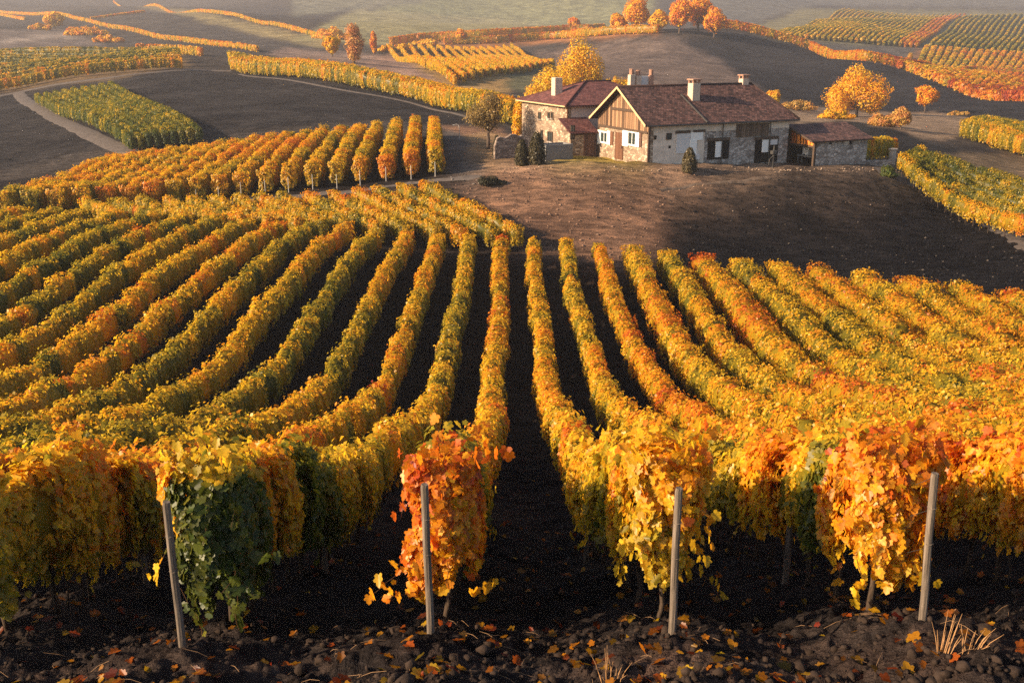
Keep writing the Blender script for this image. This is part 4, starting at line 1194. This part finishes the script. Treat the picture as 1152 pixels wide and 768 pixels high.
def left_house():
    fr = Frame(6.37, 117.0, -13.6)
    R = empty('stone_house', fr.o, RZ)
    tag(R, 'two storey stone house with hipped red tiled roof and sunlit end wall', 'house')
    Wd, Ln, zw, B = 12.1, 12.0, 6.0, -1.2
    boxobj('end_wall', (0, .5, 0, Wd, B, zw), M['stone'], R)
    boxobj('front_wall', (.5, Ln, 0, .45, B, zw), M['plasterpink'], R)
    boxobj('rear_wall', (.5, Ln, Wd - .5, Wd, B, zw), M['stone'], R)
    boxobj('side_wall', (Ln - .5, Ln, .45, Wd - .5, B, zw), M['stone'], R)
    e = .55; ze = zw - .12; zr = 8.2
    u0, u1, v0, v1, vm = -e, Ln + e, -e, Wd + e, Wd / 2
    roof = roof_obj('roof', [
        [(u0, v0, ze), (u1, v0, ze), (9.2, vm, zr), (5.6, vm, zr)],
        [(u1, v1, ze), (u0, v1, ze), (5.6, vm, zr), (9.2, vm, zr)],
        [(u0, v1, ze), (u0, v0, ze), (5.6, vm, zr)],
        [(u1, v0, ze), (u1, v1, ze), (9.2, vm, zr)]], M['roofred'], R)
    bm = bmesh.new(); tube(bm, [(u0, v0, ze + .02), (5.6, vm, zr + .02), (9.2, vm, zr + .02)], .12, 7); tube(bm, [(u0, v1, ze + .02), (5.6, vm, zr + .02)], .1, 7)
    bm_obj('ridge_tiles', bm, M['roofred'], roof, True)
    a = fr.hit(625.5, 108, 'u', 1.8)
    chimney(roof, 1.9, a[1], ze, zr + .5, .5, 'chimney', False)
    bm = bmesh.new(); tube(bm, [(u0 - .07, v0, ze - .1), (u0 - .07, v1, ze - .1)], .08, 7); bm_obj('gutter', bm, M['fascia'], R)
    bm = bmesh.new(); tube(bm, [(-.06, -.1, -.4), (-.06, -.1, ze - .1)], .09, 7); bm_obj('drainpipe', bm, M['door'], R)
    for rect in ((616.5, 126, 618.8, 133.5), (620.4, 126, 622.6, 133.5), (616.5, 147.5, 622, 160), (606, 126, 609, 134.5), (608.5, 146, 611, 158)):
        w = window(fr, 'u', 0, rect, R, 'timber', .1, rect[2] - rect[0] > 4)
        lo, hi, z0, z1 = rect_on(fr, 'u', 0, *rect)
        boxobj('sill', (-.16, -.102, lo - .1, hi + .1, z0 - .12, z0 - .003), M['stonegrey'], w)
    # low porch in the corner between the two houses
    boxobj('porch_wall', (-.9, .75, -2.6, -2.2, B, 3.1), M['stone'], R)
    boxobj('porch_side', (-.9, -.5, -2.2, -.02, B, 3.1), M['stone'], R)
    boxobj('porch_gate', (.752, 2.42, -2.56, -2.3, B, 3.05), M['doorx'], R)
    boxobj('porch_beam', (-.9, 2.42, -2.66, -2.604, 2.75, 3.1), M['timber'], R)
    roof_obj('porch_roof', [[(-1.2, -3.0, 3.05), (2.45, -3.0, 3.05), (2.45, -.03, 4.5), (-1.2, -.03, 4.5)]], M['roofred'], R, .12)
    window(fr, 'v', -2.6, (641.5, 141, 646.5, 157), R, 'timber', .1)
left_house()

def shed():
    fr = Frame(33.6, 112.0, -14.05)
    R = empty('stone_shed', fr.o, RZ)
    tag(R, 'low stone shed with open timber front and slats tinted with orange sun glow', 'shed')
    Wd, Ln, zw, B = 8.5, 7.7, 2.95, -1.5
    m = 1.5 / 4.7; vm = Wd / 2; zr = zw + m * vm
    boxobj('front_wall', (.3, Ln, 0, .5, B, zw - .05), M['stonegrey'], R)
    boxobj('end_wall', (Ln - .5, Ln, .5, Wd, B, zw - .05), M['stonegrey'], R)
    boxobj('rear_wall', (0, Ln - .5, Wd - .5, Wd, B, zw - .05), M['stonegrey'], R)
    boxobj('interior_wall', (2.6, 2.8, .5, Wd - .5, B, zw - .1), M['dark'], R)
    e = .45; ze = zw - m * e
    roof_obj('roof', [[(-.7, -e, ze), (Ln + .5, -e, ze), (Ln + .5, vm, zr), (-.7, vm, zr)], [(Ln + .5, Wd, zw), (-.7, Wd, zw), (-.7, vm, zr), (Ln + .5, vm, zr)]], M['roof'], R, .14)
    boxobj('post', (0, .28, .0, .28, B, zw - .06), M['timber'], R)
    boxobj('post', (.02, .28, vm + .2, vm + .45, B, zr - .1), M['timber'], R)
    boxobj('rail', (.0, .2, .29, vm + .19, 2.05, 2.25), M['timber'], R)
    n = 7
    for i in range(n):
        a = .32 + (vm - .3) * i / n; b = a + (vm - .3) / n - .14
        prism_wall('slat', [(a, 2.27), (b, 2.27), (b, zw - .1 + m * b), (a, zw - .1 + m * a)], 'y', .04, .1, M['sunglowboard'], R)
    bm = bmesh.new(); o = .03
    A = [(-.73, -e, ze - .16), (-.73, -e, ze + .05), (-.73, vm, zr + .05), (-.73, vm, zr - .16)]
    vs = [bm.verts.new(p) for p in A] + [bm.verts.new((p[0] - .05, p[1], p[2])) for p in A]
    bm.faces.new(vs[:4]); bm.faces.new(vs[7:3:-1])
    for i in range(4): bm.faces.new((vs[i], vs[4 + i], vs[4 + (i + 1) % 4], vs[(i + 1) % 4]))
    bm_obj('bargeboard', bm, M['timber'], R)
    for px in (934.5, 957):
        lo, hi, z0, z1 = rect_on(fr, 'v', 0, px - 1.2, 158.5, px + 1.2, 162.5); boxobj('vent_hole', (lo, hi, -.012, -.001, z0, z1), M['dark'], R)
    # things kept inside
    for (nm, b, mt, lab, cat) in (
        ('crate', (1.1, 1.8, 2.2, 3.2, 1.0, 1.8), 'greypaint', 'pale crate stacked inside the open shed', 'crate'),
        ('workbench', (.7, 1.5, .7, 3.6, .1, .95), 'concrete', 'low grey workbench standing inside the open shed', 'workbench')):
        bm = bmesh.new()
        if nm == 'workbench':
            box(bm, b[0], b[1], b[2], b[3], b[5] - .12, b[5]);
            for (p, q) in ((b[0] + .1, b[2] + .1), (b[1] - .1, b[2] + .1), (b[0] + .1, b[3] - .1), (b[1] - .1, b[3] - .1)): box(bm, p - .06, p + .06, q - .06, q + .06, -.3, b[5] - .122)
        else:
            for k in range(4): box(bm, b[0], b[1], b[2], b[3], b[4] + k * .2, b[4] + k * .2 + .16)
            for (p, q) in ((b[0], b[2]), (b[1] - .08, b[2]), (b[0], b[3] - .08), (b[1] - .08, b[3] - .08)): box(bm, p + .003, p + .077, q + .003, q + .077, b[4] - .04, b[5])
        o = bm_obj(nm, bm, M[mt]); o.location = fr.o; o.rotation_euler = (0, 0, RZ); tag(o, lab, cat)
shed()

def place(o, px, py, dmin=90, rz=RZ, sink=.05):
    x, y, z = at(px, py, dmin); o.location = (x, y, gz(x, y) - sink); o.rotation_euler = (0, 0, rz)
    return y * CP - z * SP

# dry stone garden wall
def garden_wall():
    a = at(556, 179, 100); b = at(593, 177, 100)
    bm = bmesh.new(); A = Vector(a); Bv = Vector(b); n = 12; d = Bv - A
    nn = Vector((-d.y, d.x, 0)).normalized() * .3; rr = random.Random(4); tops = []
    for i in range(n + 1):
        p = A + d * i / n; z0 = hz(p.x, p.y) - .4; z1 = hz(p.x, p.y) + 2.5 + rr.uniform(-.25, .2) - (1.0 if i < 1 else 0)
        tops.append([bm.verts.new((p.x - nn.x, p.y - nn.y, z0)), bm.verts.new((p.x - nn.x * .8, p.y - nn.y * .8, z1)), bm.verts.new((p.x + nn.x * .8, p.y + nn.y * .8, z1 + .05)), bm.verts.new((p.x + nn.x, p.y + nn.y, z0))])
    for i in range(n):
        for k in range(3): bm.faces.new((tops[i][k], tops[i + 1][k], tops[i + 1][k + 1], tops[i][k + 1]))
    bm.faces.new(tops[0]); bm.faces.new(tops[-1][::-1])
    tag(bm_obj('garden_wall', bm, M['stonedry']), 'ragged dry stone garden wall between the bare tree and the stone house', 'wall')
garden_wall()

def trough():
    bm = bmesh.new(); w, d, h, t = 3.3, 2.2, 1.75, .15
    box(bm, 0, w, 0, t, -.4, h); box(bm, 0, w, d - t, d, -.4, h); box(bm, 0, t, t + .002, d - t - .002, -.4, h - .003); box(bm, w - t, w, t + .002, d - t - .002, -.4, h - .003); box(bm, t + .002, w - t - .002, t + .002, d - t - .002, -.3, .4)
    o = bm_obj('trough', bm, M['concrete']); place(o, 614, 181)
    tag(o, 'grey concrete trough in the sunny yard beside the tallest clipped shrub', 'trough')
trough()

def yard_bits():
    bm = bmesh.new(); tube(bm, [(0, 0, -.3), (0, 0, 1.2), (.03, 0, 2.4)], [.11, .09, .08], 7); box(bm, -.3, .3, -.25, .25, 1.5, 1.9, .05); tube(bm, [(-.1, 0, 1.3), (-.45, .05, 1.0), (-.5, .05, .4)], [.06, .05, .04], 6)
    o = bm_obj('water_pump', bm, M['iron']); place(o, 869, 190); tag(o, 'dark iron yard pump in front of the doorway beside the shed', 'pump')
    bm = bmesh.new(); tube(bm, [(0, 0, -.3), (0, 0, 1.5), (-.1, 0, 1.9), (-.4, 0, 2.05), (-.7, 0, 1.95)], [.05, .045, .04, .035, .03], 6); box(bm, -.9, -.65, -.1, .1, 1.82, 1.98, .02)
    o = bm_obj('yard_lamp', bm, M['stake']); place(o, 517, 157, 100, 0); tag(o, 'small curved pale lamp post beside the lane at the upper vineyard', 'lamp')
    # gate pier with its low wall
    bm = bmesh.new(); box(bm, -.3, .3, -.3, .3, -.6, 1.75, .03); box(bm, -.4, .4, -.4, .4, 1.751, 1.95, .04)
    o = bm_obj('gate_pier', bm, M['chimney']); place(o, 1003, 185, 95); tag(o, 'small stone gate pier right of the stone shed', 'gate pier')
    bm = bmesh.new(); box(bm, 0, 3.2, -.15, .15, -.5, .42, .03)
    o = bm_obj('low_wall', bm, M['stonegrey']); place(o, 971, 185, 95, .05); tag(o, 'low wall between the stone shed and the gate pier', 'wall')
    bm = bmesh.new()
    for k in range(12):
        a = k * .52; r = .32; tube(bm, [(r * math.cos(a), 0, .4 + r * math.sin(a)), (r * math.cos(a + .52), 0, .4 + r * math.sin(a + .52))], .1, 6)
    o = bm_obj('tyre', bm, M['iron']); place(o, 757, 183.5, 98); tag(o, 'dark round tyre leaning at the foot of the plaster front', 'tyre')
    o.location = Vector(o.location) + Vector((0, -.1, -.1))
yard_bits()

# ------------------------------------------------------------------ tracks
def track(name, pts, width, dz=.05, mat='track'):
    P = np.array([at(*p)[:2] for p in pts])
    seg = np.linalg.norm(np.diff(P, axis=0), axis=1); cum = np.concatenate([[0], np.cumsum(seg)])
    s = np.linspace(0, cum[-1], max(8, int(cum[-1] / 1.0)))
    X = pchip(cum, P[:, 0], s); Y = pchip(cum, P[:, 1], s)
    dx = np.gradient(X); dy = np.gradient(Y); l = np.hypot(dx, dy); nx, ny = -dy / l, dx / l
    rows = []
    offs = np.linspace(-.5, .5, 5)
    for k, o in enumerate(offs):
        ww = width * (1 + .25 * (vnoise(s * .3, np.full_like(s, k), 3) - .5))
        x = X + nx * o * ww; y = Y + ny * o * ww
        z = height(x, y) + micro(x, y) + dz - (.12 if k in (0, 4) else 0)
        rows.append(np.stack([x, y, z], -1))
    V = np.stack(rows, 1); n = len(s); idx = np.arange(n * 5).reshape(n, 5)
    q = np.stack([idx[:-1, :-1], idx[:-1, 1:], idx[1:, 1:], idx[1:, :-1]], -1).reshape(-1, 4)
    tag(link_mesh(name, np_mesh(name, V.reshape(-1, 3), np.full(len(q), 4), q.ravel(), M[mat], True), None), kind='structure')
track('field_road', [(-40, 114), (0, 108), (60, 96), (120, 88), (170, 82), (215, 79), (260, 80)], 3.2, .12)
track('field_track', [(20, 104), (32, 116), (60, 132), (90, 146), (125, 163), (160, 178)], 3.0, .12)
track('lane', [(150, 241), (217, 236), (300, 226), (375, 217), (440, 210), (500, 204), (540, 200)], 1.6, .1)
track('farm_lane', [(985, 193), (1030, 208), (1080, 232), (1120, 255), (1180, 290)], 3.4, .1)
track('sunlit_ridge_strip', [(742, 216), (770, 211), (800, 207), (835, 203), (866, 200)], .6, .1, 'ridgelit')  # added pale strip, painted sunlight along a knoll ridge
track('edge_track', [(270, 84), (330, 91), (400, 104), (470, 118), (530, 133)], 1.4, .12)

# ------------------------------------------------------------------ posts, tufts, clods, fallen leaves
def post(x, y, lean, hgt, r, label, group, wires=True):
    bm = bmesh.new(); n = 9
    tube(bm, [(0, 0, -.35), (.004, 0, .4), (-.004, .004, 1.0), (0, 0, hgt - .03), (.004, 0, hgt)], [r, r * .98, r * .96, r * .95, r * .86], n)
    if wires:
        for z in (hgt * .55, hgt * .78):
            for k in range(10):
                a = k * .63; tube(bm, [(1.04 * r * math.cos(a), 1.04 * r * math.sin(a), z), (1.04 * r * math.cos(a + .63), 1.04 * r * math.sin(a + .63), z + .004)], .004, 4)
    o = bm_obj('wooden_post', bm, M['post'], None, False)
    o.location = (x, y, gz(x, y)); o.rotation_euler = lean
    tag(o, label, 'post', group)
GP = 'weathered end posts of the vine rows'
for (px, py, lean, lab) in ((207, 735, (.0, -.0, .2), 'leaning weathered post under the dark green vine leaves'),
                            (485, 725, (.02, -.01, .0), 'weathered post in front of the fiery orange row end'),
                            (755, 721, (.0, -.005, .0), 'weathered post in front of the golden yellow row end'),
                            (1035, 707, (.0, -.045, .0), 'weathered post in front of the bright orange row end')):
    x, y, z = at(px, py + 9)
    post(x, y, lean, 1.72, .041, lab, GP)
for (x, y, lab) in ((-3.47, 15.0, 'grey post inside the row behind the dark green vine leaves'), (-6.07, 13.9, 'grey post inside the row at the left edge of the picture'), (4.33, 13.0, 'grey post inside the row behind the bright orange end'), (1.73, 17.2, 'grey post inside the row behind the golden yellow end')):
    post(x + .3 * (1 if x < 0 else -1), y, (0, random.uniform(-.03, .03), random.random()), 1.6, .05, lab, 'grey posts inside the vine rows', False)

def tuft(px, py, label, n, hgt, seed, lean=0):
    r = random.Random(seed); bm = bmesh.new()
    for i in range(n):
        a = r.uniform(0, 6.28); d = r.uniform(0, .07); h = hgt * r.uniform(.4, 1); sp = r.uniform(.02, .16)
        b = Vector((d * math.cos(a), d * math.sin(a), -.08)); t = b + Vector((sp * math.cos(a) + lean * h, sp * math.sin(a), h + .08)); mid = (b + t) / 2 + Vector((0, 0, .04))
        tube(bm, [b, mid, t], [.005, .004, .0015], 4)
    o = bm_obj('dry_grass_tuft', bm, M['straw']); x, y, z = at(px, py); o.location = (x, y, gz(x, y))
    tag(o, label, 'grass tuft', 'dry grass tufts on the headland')
tuft(1056, 766, 'tallest dry straw tuft on the clods below the bright orange row end', 13, .42, 1, .06)
tuft(1086, 767, 'low reddish dry tuft just right of the tallest straw tuft', 12, .28, 2, .25)
tuft(683, 767, 'thin dry straw tuft at the near mouth of the central furrow', 9, .3, 3, .02)
tuft(692, 768, 'small dry straw tuft touching the thin one at the central furrow', 7, .18, 4, .1)

def clods():
    rng = np.random.default_rng(12); soup = Soup()
    t = (1 + 5 ** .5) / 2
    ico = np.array([(-1, t, 0), (1, t, 0), (-1, -t, 0), (1, -t, 0), (0, -1, t), (0, 1, t), (0, -1, -t), (0, 1, -t), (t, 0, -1), (t, 0, 1), (-t, 0, -1), (-t, 0, 1)]) / math.sqrt(1 + t * t)
    fc = np.array([(0, 11, 5), (0, 5, 1), (0, 1, 7), (0, 7, 10), (0, 10, 11), (1, 5, 9), (5, 11, 4), (11, 10, 2), (10, 7, 6), (7, 1, 8), (3, 9, 4), (3, 4, 2), (3, 2, 6), (3, 6, 8), (3, 8, 9), (4, 9, 5), (2, 4, 11), (6, 2, 10), (8, 6, 7), (9, 8, 1)])
    n = 6500
    Y = 7.6 + 9 * rng.random(n) ** 2.2; X = rng.uniform(-.6, .6, n) * (Y + 3)
    keep = rng.random(n) < np.clip(.15 + 1.6 * (fbm(X * .8, Y * .8, 44) - .3), .05, 1); X = X[keep]; Y = Y[keep]; n = len(X)
    s = .014 + .05 * rng.random(n) ** 3 + .06 * (rng.random(n) < .025)
    Z = height(X, Y) + micro(X, Y)
    sc = rng.uniform(.6, 1.3, (n, 1, 3)) * s[:, None, None]; sc[..., 2] *= .75
    V = ico[None] * (1 + rng.uniform(-.42, .34, (n, 12, 1))) * sc
    V[..., 0] += X[:, None]; V[..., 1] += Y[:, None]; V[..., 2] += (Z + s * .25)[:, None]
    loops = ((np.arange(n) * 12)[:, None, None] + fc[None]).ravel()
    me = np_mesh('soil_clods', V.reshape(-1, 3), np.full(n * 20, 3), loops, M['clod'])
    tag(link_mesh('soil_clods', me, None), 'dark clods of tilled soil on the headland', 'soil', None, 'stuff')
clods()

def field_clods():
    rng = np.random.default_rng(15)
    octa = np.array([(1, 0, 0), (-1, 0, 0), (0, 1, 0), (0, -1, 0), (0, 0, 1), (.5, .6, -.4), (-.6, .4, -.5)])
    fc = np.array([(0, 2, 4), (2, 1, 4), (1, 3, 4), (3, 0, 4), (0, 5, 2), (2, 6, 1), (1, 6, 3), (3, 5, 0)])
    Yk = 78 + 40 * rng.random(15000); Xk = rng.uniform(-8, 52, 15000)
    Zk = height(Xk, Yk); px, py = project(Xk, Yk, Zk)
    ok = (Yk > np.interp(Xk, [-60, -8, 3, 9, 19, 28, 34, 60], [81, 81, 80, 78, 74, 68, 63, 50]) + 2) & (px > 505) & (py > 190) & (px < 1160)
    ok &= rng.random(15000) < .25 + 1.4 * (fbm(Xk * .35, Yk * 1.2, 61) - .3)
    Yn = 14 + 60 * rng.random(9000) ** 1.4; Xn = rng.uniform(-.5, .5, 9000) * Yn * .9
    X = np.concatenate([Xk[ok], Xn]); Y = np.concatenate([Yk[ok], Yn]); n = len(X)
    Z = height(X, Y) + micro(X, Y)
    base = np.where(Y > 78, .09, .034)
    s = base * (.5 + 1.2 * rng.random(n) ** 2.5)
    sc = rng.uniform(.6, 1.5, (n, 1, 3)) * s[:, None, None]; sc[..., 2] *= .6
    V = octa[None] * (1 + rng.uniform(-.3, .3, (n, 7, 1))) * sc
    V[..., 0] += X[:, None]; V[..., 1] += Y[:, None]; V[..., 2] += (Z + s * .2)[:, None]
    loops = ((np.arange(n) * 7)[:, None, None] + fc[None]).ravel()
    C = land_colour_pts(X, Y, Z); v = rng.random(n)
    C = C * rng.uniform(.5, 1.6, n)[:, None] + np.where(v > .93, .06, 0)[:, None] * np.array((1, .8, .62))
    me = np_mesh('field_stones', V.reshape(-1, 3), np.full(n * 8, 3), loops, M['stonebit'], False, np.repeat(C, 8, 0))
    tag(link_mesh('field_stones', me, None), 'small clods and pale stones strewn over the ploughed soil', 'stones', None, 'stuff')
field_clods()

def litter():
    rng = np.random.default_rng(13)
    n = 2300
    Y = 7.8 + 26 * rng.random(n) ** 1.7; X = rng.uniform(-.56, .56, n) * (Y + 1)
    # most of the fall lies near the row feet
    ph = np.abs(((X + .87) / 2.6 + .5) % 1 - .5) * 2
    keep = rng.random(n) < (1 - .6 * ph) * .75; X = X[keep]; Y = Y[keep]; n = len(X)
    Z = height(X, Y) + micro(X, Y) + .03
    P = np.stack([X, Y, Z], -1); Nn = rng.normal(0, .45, (n, 3)); Nn[:, 2] = 1
    V, C, Lp, nf = leaf_mesh_arrays(P, Nn, .055 + .07 * rng.random(n), True, rng, roll=3)
    t = rng.normal(.74, .12, n); col = ramp_col(t) * rng.uniform(.2, .75, n)[:, None]
    s = Soup(); s.add(V, C, Lp, np.repeat(col, nf, 0))
    tag(link_mesh('fallen_leaves', s.mesh('fallen_leaves', M['leaf']), None), 'fallen orange and brown vine leaves scattered on the dark soil', 'leaves', None, 'stuff')
    # straw and cane prunings
    bm = bmesh.new(); r = random.Random(5)
    for i in range(300):
        y = 7.8 + 12 * r.random() ** 1.6; x = r.uniform(-.55, .55) * (y + 1); a = r.uniform(0, 3.14); l = r.uniform(.08, .34); z = gz(x, y) + .015
        x2, y2 = x + l * math.cos(a), y + l * math.sin(a)
        tube(bm, [(x, y, z), ((x + x2) / 2, (y + y2) / 2, (z + gz(x2, y2)) / 2 + .03), (x2, y2, gz(x2, y2) + .015)], [.0025, .003, .0015], 4)
    tag(bm_obj('straw_litter', bm, M['cane']), 'thin dry canes and straw lying on the soil', 'straw', None, 'stuff')
litter()

# ------------------------------------------------------------------ light, air, camera
SUN_EL = math.radians(23); sdx, sdy = -.95, -.30
w = bpy.data.worlds.new('World'); scene.world = w; w.use_nodes = True
nt = w.node_tree; nt.nodes.clear()
bg = nt.nodes.new('ShaderNodeBackground'); sky = nt.nodes.new('ShaderNodeTexSky'); wo = nt.nodes.new('ShaderNodeOutputWorld')
sky.sky_type = 'NISHITA'; sky.sun_disc = False; sky.sun_elevation = SUN_EL; sky.sun_rotation = math.atan2(sdx, sdy); sky.air_density = 1.0; sky.dust_density = 1.5
bg.inputs['Strength'].default_value = .085
nt.links.new(sky.outputs[0], bg.inputs[0]); nt.links.new(bg.outputs[0], wo.inputs[0])
sl = bpy.data.lights.new('sun', 'SUN'); sl.energy = 5.0; sl.angle = math.radians(.6); sl.color = (1, .76, .5)
so = bpy.data.objects.new('sun', sl); COL.objects.link(so)
sdir = Vector((sdx, sdy, 0)).normalized() * math.cos(SUN_EL) + Vector((0, 0, math.sin(SUN_EL)))
so.rotation_euler = sdir.to_track_quat('Z', 'Y').to_euler(); so.location = (-60, -20, 60)

HAZE = .00024
if HAZE:
    m, nt, out = mat_new('haze_air')
    v = nt.nodes.new('ShaderNodeVolumePrincipled'); v.inputs['Color'].default_value = (.84, .82, .86, 1); v.inputs['Density'].default_value = HAZE; v.inputs['Anisotropy'].default_value = .2
    nt.links.new(v.outputs[0], out.inputs['Volume'])
    bm = bmesh.new(); box(bm, -5400, 5400, -60, 2450, -60, 215)
    tag(bm_obj('haze', bm, m), kind='stuff')

cam = bpy.data.cameras.new('camera'); cam.sensor_width = 36; cam.lens = 36 * F / 1152; cam.clip_end = 8000; cam.clip_start = .1
co = bpy.data.objects.new('camera', cam); COL.objects.link(co); co.location = (0, 0, 0); co.rotation_euler = (math.pi / 2 - PITCH, 0, 0)
scene.camera = co
scene.view_settings.view_transform = 'Standard'; scene.view_settings.look = 'None'; scene.view_settings.exposure = 1.32; scene.view_settings.gamma = 1
cy = scene.cycles
cy.max_bounces = 6; cy.diffuse_bounces = 3; cy.glossy_bounces = 2; cy.transmission_bounces = 4; cy.transparent_max_bounces = 4; cy.volume_bounces = 0
cy.use_denoising = False; cy.sample_clamp_indirect = 6
scene.render.use_persistent_data = False
